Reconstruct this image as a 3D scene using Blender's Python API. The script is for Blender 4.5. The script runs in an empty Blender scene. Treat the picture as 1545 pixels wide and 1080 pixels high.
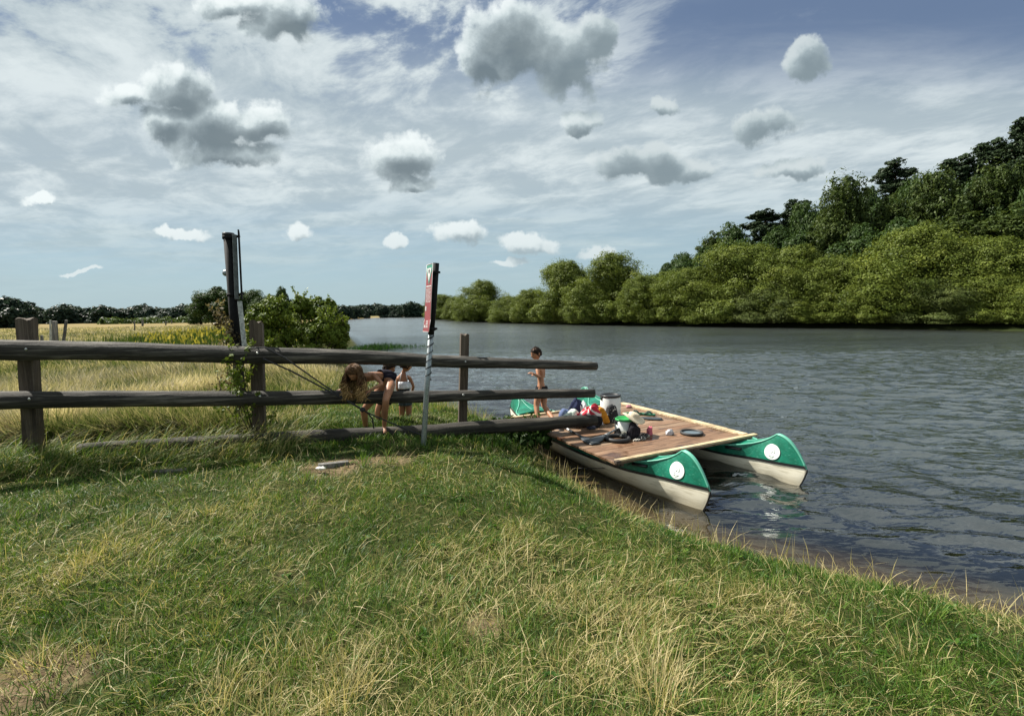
import bpy, bmesh, math, random
import numpy as np
from mathutils import Vector, Matrix, Euler
rad = math.radians
rng = np.random.default_rng(7)
random.seed(7)
scene = bpy.context.scene
COL = scene.collection

# ------------------------------------------------------------------ camera
FPX, W0, H0 = 720.0, 1545.0, 1080.0
PITCH, ROLL, EYE = math.atan(70/720.0), -rad(1.0), 1.6
CM = Matrix.Rotation(math.pi/2-PITCH, 3, 'X') @ Matrix.Rotation(ROLL, 3, 'Z')
cam_d = bpy.data.cameras.new("camera"); cam = bpy.data.objects.new("camera", cam_d); COL.objects.link(cam)
cam_d.sensor_width = 36; cam_d.lens = 36*FPX/W0; cam_d.clip_end = 6000; cam_d.clip_start = 0.05
cam.location = (0, 0, EYE); cam.rotation_euler = CM.to_euler()
scene.camera = cam
scene.render.resolution_x = 1024; scene.render.resolution_y = 715
scene.view_settings.view_transform = 'Standard'; scene.view_settings.look = 'None'
scene.view_settings.exposure = 1.07; scene.view_settings.gamma = 1.0

def ray(u, v):
    d = CM @ Vector((u-W0/2, -(v-H0/2), -FPX)); return d
def px(u, v, z=0.0):                 # point of the horizontal plane z seen at photo pixel (u, v)
    d = ray(u, v); t = (z-EYE)/d.z; return Vector((d.x*t, d.y*t, z))
def pd(u, v, y):                     # point at distance y in front
    d = ray(u, v); t = y/d.y; return Vector((d.x*t, y, EYE+d.z*t))

# ------------------------------------------------------------------ node helper
class G:
    def __init__(s, tree): s.t = tree; s.n = tree.nodes; s.l = tree.links
    def node(s, typ, ins=None, out=0, **kw):
        n = s.n.new(typ)
        for k, v in kw.items(): setattr(n, k, v)
        if ins:
            for k, v in ins.items():
                if v is None: continue
                if isinstance(v, bpy.types.NodeSocket): s.l.new(v, n.inputs[k])
                else: n.inputs[k].default_value = v
        return n.outputs[out] if out is not None else n
    def m(s, op, a, b=None, c=None, clamp=False):
        return s.node('ShaderNodeMath', {0: a, 1: b, 2: c}, operation=op, use_clamp=clamp)
    def v(s, op, a, b=None, out=0):
        return s.node('ShaderNodeVectorMath', {0: a, 1: b}, out=out, operation=op)
    def noise(s, vec, scale=5, detail=4, rough=.55, dist=0, out=0, dim='3D'):
        return s.node('ShaderNodeTexNoise', {'Vector': vec, 'Scale': scale, 'Detail': detail, 'Roughness': rough, 'Distortion': dist}, out=out, noise_dimensions=dim)
    def mix(s, f, a, b, blend='MIX'):
        n = s.n.new('ShaderNodeMix'); n.data_type = 'RGBA'; n.blend_type = blend
        for i, x in ((0, f), (6, a), (7, b)):
            if isinstance(x, bpy.types.NodeSocket): s.l.new(x, n.inputs[i])
            else: n.inputs[i].default_value = (tuple(x)+(1,) if i and len(x) == 3 else x)
        return n.outputs[2]
    def ramp(s, f, stops):
        n = s.n.new('ShaderNodeValToRGB'); e = n.color_ramp.elements
        while len(e) < len(stops): e.new(.5)
        for el, (p, c) in zip(e, stops):
            el.position = p; el.color = tuple(c)+(1,) if len(c) == 3 else c
        s.l.new(f, n.inputs[0]); return n.outputs[0]
    def smooth(s, x, a, b, lo=0., hi=1.):
        n = s.n.new('ShaderNodeMapRange'); n.interpolation_type = 'SMOOTHSTEP'
        s.l.new(x, n.inputs[0])
        for i, y in ((1, a), (2, b), (3, lo), (4, hi)): n.inputs[i].default_value = y
        return n.outputs[0]
    def bump(s, h, strength=.5, dist=.02):
        return s.node('ShaderNodeBump', {'Height': h, 'Strength': strength, 'Distance': dist})

def newmat(name):
    m = bpy.data.materials.new(name); m.use_nodes = True
    g = G(m.node_tree); g.n.clear()
    g.out = g.n.new('ShaderNodeOutputMaterial'); return m, g
def bsdf(g, **k):
    ins = {}
    for a, b in k.items(): ins[a.replace('_', ' ')] = b
    o = g.node('ShaderNodeBsdfPrincipled', ins); g.l.new(o, g.out.inputs[0]); return o

# ------------------------------------------------------------------ sun and sky
SUN_EL, SUN_AZ = rad(48), rad(-62)         # azimuth from +Y towards +X
sdir = Vector((math.sin(SUN_AZ)*math.cos(SUN_EL), math.cos(SUN_AZ)*math.cos(SUN_EL), math.sin(SUN_EL)))
sun_d = bpy.data.lights.new("sun", 'SUN'); sun_d.energy = 5.0; sun_d.angle = rad(.5); sun_d.color = (1, .95, .86)
sun = bpy.data.objects.new("sun", sun_d); COL.objects.link(sun)
sun.rotation_euler = sdir.to_track_quat('Z', 'Y').to_euler()

world = bpy.data.worlds.new("World"); scene.world = world; world.use_nodes = True
g = G(world.node_tree); g.n.clear()
wout = g.n.new('ShaderNodeOutputWorld')
world.cycles.sampling_method = 'MANUAL'; world.cycles.sample_map_resolution = 256
sky = g.node('ShaderNodeTexSky', None, sky_type='NISHITA', sun_disc=False, sun_elevation=SUN_EL, sun_rotation=SUN_AZ, air_density=1.0, dust_density=1.0, ozone_density=2.5)

def ab(u, v):
    d = ray(u, v); return d.x/d.y, d.z/d.y
BLOBS = [(335,192,120,46),(265,130,62,48),(395,190,62,42),(195,138,48,24),(345,232,88,26),(245,180,46,34),
 (600,245,66,42),(620,280,46,18),(430,22,82,46),(350,0,60,26),(765,62,82,72),(850,88,78,58),(898,55,34,46),(722,100,40,50),
 (1217,92,38,42),(1162,190,54,36),(935,248,50,34),(990,250,46,36),(1048,257,44,24),(1192,257,54,20),
 (872,182,40,20),(995,157,32,16),(695,350,54,22),(800,367,66,19),(903,379,42,13),(450,350,28,18),(65,304,34,12),
 (270,346,38,12),(600,363,20,12),(120,415,36,5),(760,392,40,8)]
def make_density():
    t = bpy.data.node_groups.new("cumulus density", 'ShaderNodeTree')
    t.interface.new_socket("P", in_out='INPUT', socket_type='NodeSocketVector')
    t.interface.new_socket("D", in_out='OUTPUT', socket_type='NodeSocketFloat')
    t.interface.new_socket("S", in_out='OUTPUT', socket_type='NodeSocketFloat')
    q = G(t); gi = q.n.new('NodeGroupInput'); go = q.n.new('NodeGroupOutput')
    P = gi.outputs[0]
    wn = q.noise(P, 4.5, 3, .6, 0, out=1)
    W = q.v('SCALE', q.v('SUBTRACT', wn, (.5, .5, .5))); W.node.inputs[3].default_value = .07
    wn2 = q.noise(P, 16, 4, .6, 0, out=1)
    W2 = q.v('SCALE', q.v('SUBTRACT', wn2, (.5, .5, .5))); W2.node.inputs[3].default_value = .05
    PW = q.v('MULTIPLY', q.v('ADD', q.v('ADD', P, W), W2), (1, 1, 0))
    cur = None
    for (u, v, ru, rv) in BLOBS:
        a, b = ab(u, v)
        sc = (720/ru, 720/rv, 0)
        mad = q.node('ShaderNodeVectorMath', {0: PW, 1: sc, 2: (-a*sc[0], -b*sc[1], 0)}, operation='MULTIPLY_ADD')
        L = q.v('LENGTH', mad, out=1)
        cur = L if cur is None else q.m('SMOOTH_MIN', cur, L, .25)
    d = q.m('SUBTRACT', 1.0, cur); q.l.new(d, go.inputs[1])
    n = q.noise(P, 10, 8, .66, .15)
    vo = q.node('ShaderNodeTexVoronoi', {'Vector': q.v('ADD', P, q.v('MULTIPLY', W2, (1.2, 1.2, 1))), 'Scale': 15, 'Detail': 1.5, 'Roughness': .5})
    d = q.m('ADD', d, q.m('MULTIPLY', q.m('SUBTRACT', n, .5), 1.25))
    d = q.m('ADD', d, q.m('MULTIPLY', q.m('SUBTRACT', .46, vo), .42))
    d = q.m('ADD', d, .04)
    q.l.new(d, go.inputs[0]); return t
DG = make_density()
def dens(P):
    n = g.n.new('ShaderNodeGroup'); n.node_tree = DG; g.l.new(P, n.inputs[0]); return n.outputs[0], n.outputs[1]
geo = g.node('ShaderNodeTexCoord', None, out=0)
sep = g.node('ShaderNodeSeparateXYZ', {0: geo}, out=None)
yy = g.m('MAXIMUM', g.m('ABSOLUTE', sep.outputs[1]), .12)
A = g.m('DIVIDE', sep.outputs[0], yy); B = g.m('DIVIDE', sep.outputs[2], yy)
flip = g.m('MULTIPLY', g.m('LESS_THAN', sep.outputs[1], 0), 7.3)
P = g.node('ShaderNodeCombineXYZ', {0: A, 1: B, 2: flip})
d0, s0 = dens(P)
d1, s1 = dens(g.v('ADD', P, (-.010, .026, 0)))
cz = g.m('ADD', g.m('MAXIMUM', sep.outputs[2], 0), .10)
PX = g.m('DIVIDE', sep.outputs[0], cz); PY = g.m('DIVIDE', sep.outputs[1], cz)
Q = g.node('ShaderNodeCombineXYZ', {0: g.m('ADD', g.m('MULTIPLY', PX, .9), g.m('MULTIPLY', PY, .35)), 1: g.m('MULTIPLY', PY, .9), 2: 1.7})
# high mottled layer with blue gaps at the top left, clear blue at the top right, pale veil below
E_ = 10.0/1.87                             # background runs at 0.1, the exposure lifts it again
def k3(r_, g_, b_): return (r_*E_, g_*E_, b_*E_)
Q2 = g.v('MULTIPLY', Q, (1.0, 1.0, 1.0))
big = g.noise(Q2, .9, 3, .5)
puff = g.noise(Q2, 3.1, 7, .62, .25)
wisp = g.noise(g.node('ShaderNodeMapping', {'Vector': Q2, 'Rotation': (0, 0, rad(28)), 'Scale': (.8, 2.6, 1)}), 2.0, 7, .62, .3)
left = g.smooth(A, .45, -.55)
high = g.smooth(B, .34, .60)
cover = g.m('ADD', g.m('ADD', g.m('MULTIPLY', big, .55), g.m('MULTIPLY', puff, .75)), g.m('MULTIPLY', g.m('SUBTRACT', left, .5), .22))
mott = g.smooth(cover, .645, .755)
wis = g.m('MULTIPLY', g.smooth(wisp, .46, .74), .42)
top = g.m('MAXIMUM', mott, wis)
top = g.m('ADD', g.m('MULTIPLY', top, .92), .05)
veil = g.m('ADD', .90, g.m('MULTIPLY', g.m('SUBTRACT', wisp, .5), .35), clamp=True)
low_streak = g.noise(g.v('MULTIPLY', P, (1.3, 13, 1)), 1.6, 5, .6, .3)
lowv = g.m('ADD', .25, g.m('MULTIPLY', g.smooth(low_streak, .40, .66), .62))
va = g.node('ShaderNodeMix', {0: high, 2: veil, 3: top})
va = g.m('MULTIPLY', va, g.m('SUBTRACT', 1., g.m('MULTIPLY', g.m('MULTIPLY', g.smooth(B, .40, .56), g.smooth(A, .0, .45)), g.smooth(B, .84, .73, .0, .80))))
va = g.m('MAXIMUM', va, g.smooth(B, .73, .86, 0., 1.0))  # bright cloud veil added overhead, out of view, to brighten the water's reflections
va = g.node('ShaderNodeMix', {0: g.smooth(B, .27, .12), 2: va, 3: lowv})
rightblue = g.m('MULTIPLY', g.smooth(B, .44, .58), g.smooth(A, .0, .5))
skyc = g.mix(g.smooth(B, .06, .52), k3(.34, .46, .50), k3(.125, .175, .265))
nish = g.mix(1.0, sky, (.60, .70, .84), 'MULTIPLY')
skyc = g.mix(.15, skyc, nish)
vc = g.mix(g.smooth(puff, .38, .66), k3(.42, .50, .54), k3(.68, .75, .76))
vc = g.mix(g.smooth(B, .30, .02), vc, k3(.40, .52, .56))
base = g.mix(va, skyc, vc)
alpha = g.smooth(d0, -.07, .27)
det = g.noise(P, 14, 6, .62, .2)
relief = g.m('SUBTRACT', d0, d1)
body_ = g.m('ADD', g.m('MULTIPLY', s1, .85), g.m('MULTIPLY', d0, .15))
body2 = g.m('SUBTRACT', g.m('ADD', body_, g.m('MULTIPLY', g.m('SUBTRACT', det, .5), .75)), g.m('MULTIPLY', relief, .48))
body2 = g.m('ADD', body2, g.smooth(A, -.05, .2, 0., .20))
thick = g.smooth(body2, -.32, .95)
cc = g.ramp(thick, [(0, (.82, .88, .88)), (.22, (.62, .70, .71)), (.45, (.37, .44, .465)), (.72, (.24, .295, .32)), (1, (.15, .195, .22))])
rightpale = g.m('MULTIPLY', g.smooth(A, .0, .25), .45)
cc = g.mix(rightpale, cc, (.28, .355, .39))
lift = g.smooth(B, .24, .10)               # far low clouds are pale
cc = g.mix(g.m('MULTIPLY', lift, .8), cc, g.mix(g.smooth(body2, .05, .7), (.66, .73, .74), (.40, .49, .53)))
alpha = g.m('MULTIPLY', alpha, g.smooth(B, .0, .22, .82, 1.))
ccn = g.v('SCALE', cc); ccn.node.inputs[3].default_value = E_
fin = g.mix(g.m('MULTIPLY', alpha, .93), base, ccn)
below = g.smooth(sep.outputs[2], -.02, 0.0, 1., 0.)
fin = g.mix(below, fin, (.6, .7, .6))
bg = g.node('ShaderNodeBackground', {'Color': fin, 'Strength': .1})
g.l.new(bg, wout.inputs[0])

# ------------------------------------------------------------------ mesh helpers
def tag(o, label=None, cat=None, group=None, kind=None):
    if label: o['label'] = label
    if cat: o['category'] = cat
    if group: o['group'] = group
    if kind: o['kind'] = kind
    return o
def thing(name, label, cat, loc=(0, 0, 0), rz=0, group=None):
    o = bpy.data.objects.new(name, None); COL.objects.link(o); o.empty_display_size = .2
    o.location = loc; o.rotation_euler = (0, 0, rz)
    return tag(o, label, cat, group)
def npmesh(name, V, quads=None, tris=None, mats=(), attrs=None, smooth=False):
    me = bpy.data.meshes.new(name)
    V = np.asarray(V, np.float32); me.vertices.add(len(V)); me.vertices.foreach_set('co', V.ravel())
    nq = 0 if quads is None else len(quads); nt_ = 0 if tris is None else len(tris)
    li = []; st = []; tot = []
    if nq: li.append(np.asarray(quads, np.int32).ravel()); st.append(np.arange(nq)*4); 
    if nt_: li.append(np.asarray(tris, np.int32).ravel()); st.append(nq*4+np.arange(nt_)*3)
    li = np.concatenate(li); st = np.concatenate(st).astype(np.int32)
    me.loops.add(len(li)); me.loops.foreach_set('vertex_index', li)
    me.polygons.add(nq+nt_); me.polygons.foreach_set('loop_start', st)
    if smooth: me.polygons.foreach_set('use_smooth', np.ones(nq+nt_, bool))
    for k, a in (attrs or {}).items():
        at = me.attributes.new(k, 'FLOAT', 'POINT'); at.data.foreach_set('value', np.asarray(a, np.float32))
    me.update(calc_edges=True)
    for m in mats: me.materials.append(m)
    return me
def link(name, me, parent=None, loc=None):
    o = bpy.data.objects.new(name, me); COL.objects.link(o)
    if parent is not None: o.parent = parent
    if loc is not None: o.location = loc
    return o
class MB:
    def __init__(s): s.V = []; s.F = []
    def add(s, V, F):
        k = len(s.V); s.V += [tuple(v) for v in V]; s.F += [tuple(i+k for i in f) for f in F]; return s
    def box(s, c, size, rot=None):
        x, y, z = [q/2 for q in size]; M = rot or Matrix.Identity(3); c = Vector(c)
        V = [c+M@Vector((a*x, b*y, d*z)) for a in (-1, 1) for b in (-1, 1) for d in (-1, 1)]
        return s.add(V, [(0,1,3,2),(4,6,7,5),(0,4,5,1),(2,3,7,6),(0,2,6,4),(1,5,7,3)])
    def bar(s, a, b, w, h, up=(0, 0, 1)):
        a = Vector(a); b = Vector(b); d = b-a; y = d.normalized(); x = y.cross(Vector(up)).normalized(); z = x.cross(y)
        return s.box((a+b)/2, (w, d.length, h), Matrix((x, y, z)).transposed())
    def tube(s, pts, r, n=10, cap=True, wob=0, sq=1.0):
        pts = [Vector(p) for p in pts]; N = len(pts)
        if not hasattr(r, '__len__'): r = [r]*N
        V = []; prev = None
        for i, p in enumerate(pts):
            t = (pts[min(i+1, N-1)]-pts[max(i-1, 0)]).normalized()
            if prev is None:
                a = Vector((0, 0, 1)) if abs(t.z) < .9 else Vector((1, 0, 0)); x = t.cross(a).normalized()
            else: x = (prev-t*prev.dot(t)).normalized()
            prev = x; y = t.cross(x)
            for k in range(n):
                an = 2*math.pi*k/n; rr = r[i]*(1+wob*(random.random()-.5))
                V.append(p+x*math.cos(an)*rr+y*math.sin(an)*rr*sq)
        F = [(i*n+k, i*n+(k+1) % n, (i+1)*n+(k+1) % n, (i+1)*n+k) for i in range(N-1) for k in range(n)]
        if cap: F += [tuple(reversed(range(n))), tuple((N-1)*n+k for k in range(n))]
        return s.add(V, F)
    def lathe(s, prof, n=24, c=(0, 0, 0), M=None):
        c = Vector(c); M = M or Matrix.Identity(3); V = []
        for (r, z) in prof:
            for k in range(n):
                a = 2*math.pi*k/n; V.append(c+M@Vector((r*math.cos(a), r*math.sin(a), z)))
        F = [(i*n+k, i*n+(k+1) % n, (i+1)*n+(k+1) % n, (i+1)*n+k) for i in range(len(prof)-1) for k in range(n)]
        return s.add(V, F)
    def grid(s, rows):
        R = len(rows); C = len(rows[0]); V = [p for r in rows for p in r]
        return s.add(V, [(i*C+j, i*C+j+1, (i+1)*C+j+1, (i+1)*C+j) for i in range(R-1) for j in range(C-1)])
    def ball(s, c, r, n=10, m=7, sc=(1, 1, 1), M=None, jit=0):
        c = Vector(c); M = M or Matrix.Identity(3); rows = []
        for i in range(m+1):
            th = math.pi*i/m; row = []
            for k in range(n):
                a = 2*math.pi*k/n; q = r*(1+jit*(random.random()-.5))
                row.append(c+M@Vector((q*math.sin(th)*math.cos(a)*sc[0], q*math.sin(th)*math.sin(a)*sc[1], q*math.cos(th)*sc[2])))
            rows.append(row+[row[0]])
        return s.grid(rows)
    def obj(s, name, mat, parent=None, smooth=True, bevel=0, weld=False, sub=0):
        me = bpy.data.meshes.new(name); me.from_pydata([tuple(v) for v in s.V], [], s.F)
        if weld:
            bm = bmesh.new(); bm.from_mesh(me); bmesh.ops.remove_doubles(bm, verts=bm.verts, dist=1e-4)
            bmesh.ops.recalc_face_normals(bm, faces=bm.faces); bm.to_mesh(me); bm.free()
        if smooth: me.polygons.foreach_set('use_smooth', [True]*len(me.polygons))
        me.update(); me.materials.append(mat)
        o = link(name, me)
        if bevel:
            b = o.modifiers.new('bevel', 'BEVEL'); b.width = bevel; b.segments = 2; b.limit_method = 'ANGLE'
        if sub:
            b = o.modifiers.new('sub', 'SUBSURF'); b.levels = sub; b.render_levels = sub
        if parent is not None:
            o.parent = parent; o.matrix_parent_inverse = (Matrix.Translation(parent.location) @ parent.rotation_euler.to_matrix().to_4x4()).inverted()
        return o
def vnoise(x, y, seed=0):            # smooth value noise, vectorised
    xi = np.floor(x).astype(np.int64); yi = np.floor(y).astype(np.int64); fx = x-xi; fy = y-yi
    fx = fx*fx*(3-2*fx); fy = fy*fy*(3-2*fy)
    def h(a, b):
        n = (a*374761393+b*668265263+seed*982451653) & 0xffffffff
        n = ((n ^ (n >> 13))*1274126177) & 0xffffffff
        return ((n ^ (n >> 16)) & 0xffff)/65535.0
    return (h(xi, yi)*(1-fx)+h(xi+1, yi)*fx)*(1-fy)+(h(xi, yi+1)*(1-fx)+h(xi+1, yi+1)*fx)*fy
def fbm(x, y, seed=0, oct=4):
    s = 0; a = .5; t = 0
    for i in range(oct): s = s+a*vnoise(x*2**i, y*2**i, seed+i*17); t += a; a *= .55
    return s/t
def sstep(x, a, b):
    t = np.clip((x-a)/(b-a), 0, 1); return t*t*(3-2*t)

# ------------------------------------------------------------------ river outline (water level -0.55)
WZ = -.55
near_bank = [(60, -34), (30, -16), (12, -3.5), (7.5, -.2), (5.0, 1.45)]
for (u, v) in [(1545, 948), (1440, 922), (1300, 887), (1180, 858), (1083, 834), (1006, 806), (935, 776), (885, 746), (848, 722), (822, 694), (800, 668), (740, 640), (690, 626), (655, 618), (630, 608), (590, 590), (545, 566), (520, 549), (498, 536), (512, 527), (530, 521), (520, 508), (500, 499), (495, 489), (520, 482.0), (575, 479.0), (640, 477.6)]:
    p = px(u, v, WZ); near_bank.append((p.x, p.y))
far_bank = []
for (u, v) in [(672, 482), (700, 484), (760, 486.5), (860, 489), (1000, 491), (1130, 493), (1300, 495), (1420, 497), (1545, 498.5), (1700, 501)]:
    p = px(u, v, WZ); far_bank.append((p.x, p.y))
far_bank += [(62, 18), (75, 0), (95, -20)]
POLY = np.array(near_bank+far_bank, float); NB = len(near_bank)
def river(x, y):
    """signed distance to the river's edge (negative in the water), and distance to the far bank"""
    x = np.asarray(x, float).ravel(); y = np.asarray(y, float).ravel()
    best = np.full(x.shape, 1e9); bfar = np.full(x.shape, 1e9); inside = np.zeros(x.shape, bool); n = len(POLY)
    for i in range(n):
        ax, ay = POLY[i]; bx, by = POLY[(i+1) % n]; dx, dy = bx-ax, by-ay
        t = np.clip(((x-ax)*dx+(y-ay)*dy)/(dx*dx+dy*dy), 0, 1)
        d = np.hypot(x-ax-t*dx, y-ay-t*dy); best = np.minimum(best, d)
        if i >= NB-1 and i < n-1: bfar = np.minimum(bfar, d)
        c = ((ay > y) != (by > y)) & (x < (bx-ax)*(y-ay)/(by-ay+1e-12)+ax); inside ^= c
    return np.where(inside, -best, best), bfar
def H(x, y, fine=True):
    shp = np.shape(x); x = np.asarray(x, float).ravel(); y = np.asarray(y, float).ravel()
    s, bf = river(x, y)
    isfar = (bf <= s+1e-6) & (s > 0)
    land = WZ+.10*sstep(s, 0, .12)+.24*sstep(s, .0, .8)+.21*sstep(s, .3, 2.2)
    fy = 6.0+.263*(x+2.5)                      # the fence stands on a slight rise
    land = land+.02*np.exp(-((y-fy)/1.1)**2)*sstep(s, .4, 1.5)*sstep(-x, -.8, .8)
    land = land-.16*sstep(y-fy, .5, 3.)*sstep(s, .3, 1.5)*sstep(y, 2, 6)-.22*sstep(y, 20, 160)
    if fine: land = land+.06*(fbm(x*.9, y*.9, 3)-.5)*sstep(s, 0, .4)+.075*(fbm(x*3.2, y*3.2, 8)-.5)*sstep(s, 0, .4)*(y < 30)
    hill = WZ+.5*sstep(s, 0, 3)+15.5*sstep(s, 9, 62)*sstep(x, 12, 66)+.5*(fbm(x*.1, y*.1, 5)-.5)*sstep(s, 3, 20)
    bed = WZ-.03-.9*sstep(-s, 0, 4.0)-.8*sstep(-s, 3, 12)
    z = np.where(s < 0, bed, np.where(isfar, hill, land))
    return z.reshape(shp)
def Hs(x, y): return float(H(np.array([x]), np.array([y]))[0])

def axis(a0, a1, step, lo, hi, grow=1.09):
    c = list(np.arange(a0, a1, step)); st = step; p = c[-1]
    while p < hi: st *= grow; p += st; c.append(p)
    st = step; p = c[0]
    while p > lo: st *= grow; p -= st; c.insert(0, p)
    return np.array(c)
xs = axis(-9, 6, .09, -900, 900); ys = axis(0, 12, .09, -30, 1500)
X, Y = np.meshgrid(xs, ys); Z = H(X, Y)
nx, ny = len(xs), len(ys)
idx = np.arange(nx*ny).reshape(ny, nx)
Q_ = np.stack([idx[:-1, :-1], idx[:-1, 1:], idx[1:, 1:], idx[1:, :-1]], -1).reshape(-1, 4)
sd, _bf = river(X, Y)
isf = (_bf <= np.abs(sd)+1e-6).astype(float)
SPOTS = [(px(u, v, 0), r) for (u, v, r) in ((735, 938, .13), (60, 1020, .24), (505, 703, .34), (590, 692, .30))]
def bare(x, y):                       # trodden patches of soil
    b = np.zeros(np.shape(x))
    for p, r in SPOTS: b = np.maximum(b, 1-sstep(np.hypot(x-p.x, (y-p.y))/r+.9*(fbm(x*5, y*5, 222, 3)-.5), .55, 1.15))
    return b
def lawn_dry(x, y):                   # 0 lush green, 1 straw
    n = fbm(x*.55+3, y*.75, 21); n2 = fbm(x*2.1, y*2.1, 33)
    return np.clip(.5+(n-.5)*2.0+(n2-.5)*1.3, 0, 1)
m, q = newmat("ground")
tc = q.node('ShaderNodeNewGeometry')
sh = q.node('ShaderNodeAttribute', attribute_name='shore', out=2)
n1 = q.noise(tc, .9, 6, .6); n2 = q.noise(tc, 18, 6, .65)
grassc = q.ramp(n2, [(.25, (.012, .016, .005)), (.5, (.035, .042, .012)), (.78, (.11, .095, .04))])
soil = q.ramp(n2, [(.3, (.055, .038, .022)), (.7, (.20, .15, .09))])
land = q.mix(q.m('MAXIMUM', q.m('MULTIPLY', q.smooth(n1, .58, .72), .6), q.node('ShaderNodeAttribute', attribute_name='bare', out=2)), grassc, soil)
sepz = q.node('ShaderNodeSeparateXYZ', {0: tc}, out=None)
far = q.m('MULTIPLY', q.smooth(sepz.outputs[1], 25, 60), q.smooth(sepz.outputs[0], -10, -24))
sv = q.v('MULTIPLY', tc, (.22, .06, 0))
fieldc = q.ramp(q.noise(sv, 1, 8, .65), [(.3, (.10, .095, .035)), (.5, (.20, .155, .07)), (.72, (.29, .225, .11))])
land = q.mix(far, land, fieldc)
land = q.mix(q.node('ShaderNodeAttribute', attribute_name='farside', out=2), land, q.ramp(n1, [(.3, (.012, .018, .006)), (.7, (.035, .045, .015))]))
sand = q.ramp(n2, [(.3, (.075, .062, .045)), (.55, (.14, .12, .092)), (.8, (.24, .21, .17))])
col = q.mix(q.m('MAXIMUM', q.smooth(sh, .04, .16), q.smooth(sepz.outputs[1], 14, 20)), sand, land)
bsdf(q, Base_Color=col, Roughness=1., Specular_IOR_Level=.05, Normal=q.bump(n2, .9, .02))
MGROUND = m
me = npmesh("ground", np.stack([X, Y, Z], -1).reshape(-1, 3), Q_, mats=[m], attrs={'shore': sd, 'farside': isf, 'bare': bare(X, Y).ravel()}, smooth=True)
tag(link("ground", me), kind='structure')

# ------------------------------------------------------------------ water
m, q = newmat("water")
pos = q.node('ShaderNodeNewGeometry')
dep = q.node('ShaderNodeAttribute', attribute_name='off', out=2)
def wl(rot, sc, scale, det, dist, rough=.5):
    mp = q.node('ShaderNodeMapping', {'Vector': pos, 'Rotation': (0, 0, rad(rot)), 'Scale': (*sc, 1)})
    return q.noise(mp, scale, det, rough, dist)
w1 = wl(14, (.55, 1.7), 1.5, 3, .35)
w2 = wl(-8, (1.0, 2.4), 3.6, 2, .6)
w3 = wl(30, (1.0, 1.6), 11, 2, .3)
patch = q.noise(q.v('MULTIPLY', pos, (.07, .16, 0)), 1, 4, .6)
amp = q.m('MULTIPLY', q.smooth(dep, .0, 3.2, .18, 1.), q.smooth(patch, .3, .65, .6, 1.25))
hgt = q.m('ADD', q.m('ADD', q.m('MULTIPLY', w1, .075), q.m('MULTIPLY', w2, .07)), q.m('MULTIPLY', w3, .010))
dist = q.v('LENGTH', pos, out=1); hgt = q.m('MULTIPLY', hgt, q.m('MULTIPLY', amp, q.smooth(dist, 6, 30, .45, .75)))
nrm = q.bump(hgt, 1.0, 1.0)
fres = q.node('ShaderNodeFresnel', {'IOR': 2.5, 'Normal': nrm})
fres = q.m('MULTIPLY', fres, q.smooth(dep, .0, 1.3, .34, 1.), clamp=True)
trans = q.node('ShaderNodeBsdfTransparent', {'Color': (.80, .74, .60, 1)})
murk = q.node('ShaderNodeBsdfDiffuse', {'Color': (.026, .034, .032, 1)})
mf = q.smooth(dep, .2, 6.0, .06, 1.)
body = q.node('ShaderNodeMixShader', {0: mf, 1: trans, 2: murk})
gl = q.node('ShaderNodeBsdfGlossy', {'Color': (1, 1, 1, 1), 'Roughness': q.smooth(dist, 10, 60, .03, .16), 'Normal': nrm})
sh_ = q.node('ShaderNodeMixShader', {0: fres, 1: body, 2: gl})
q.l.new(sh_, q.out.inputs[0])
xs = axis(-2, 15, .055, -140, 120, 1.035); ys = axis(1.6, 21, .040, -40, 420, 1.022)
X, Y = np.meshgrid(xs, ys); nx, ny = len(xs), len(ys)
idx = np.arange(nx*ny).reshape(ny, nx)
Q_ = np.stack([idx[:-1, :-1], idx[:-1, 1:], idx[1:, 1:], idx[1:, :-1]], -1).reshape(-1, 4)
sd, _ = river(X, Y)
cell = np.maximum(np.hypot(np.gradient(X, axis=1), np.gradient(Y, axis=0)).ravel(), .3)
keep = (sd < cell*1.5+.3)
Q_ = Q_[keep[Q_].any(1)]
cr_, sr_ = math.cos(rad(-13)), math.sin(rad(-13))
xr = X*cr_+Y*sr_; yr = -X*sr_+Y*cr_
xr = xr+.5*fbm(X*.5, Y*.5, 301, 2); yr = yr+.35*fbm(X*.6, Y*.9, 302, 2)
st_ = np.maximum(np.gradient(Y, axis=0), .01)
wv = .060*vnoise(xr*.75, yr*2.3, 311)*sstep(-st_, -.22, -.08)+.066*vnoise(xr*1.9, yr*4.8, 312)*sstep(-st_, -.11, -.04)+.036*vnoise(xr*3.6, yr*9, 313)*sstep(-st_, -.09, -.045)
wv = wv*(.22+.78*sstep(-sd.reshape(X.shape), .1, 2.6))*(.7+.7*fbm(X*.12, Y*.2, 320, 2))-.04
me = npmesh("river_water", np.stack([X, Y, WZ+np.where(sd.reshape(X.shape) < 0, wv, wv*.3)], -1).reshape(-1, 3), Q_, mats=[m], attrs={'off': -sd}, smooth=True)
tag(link("water", me), kind='structure')
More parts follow.
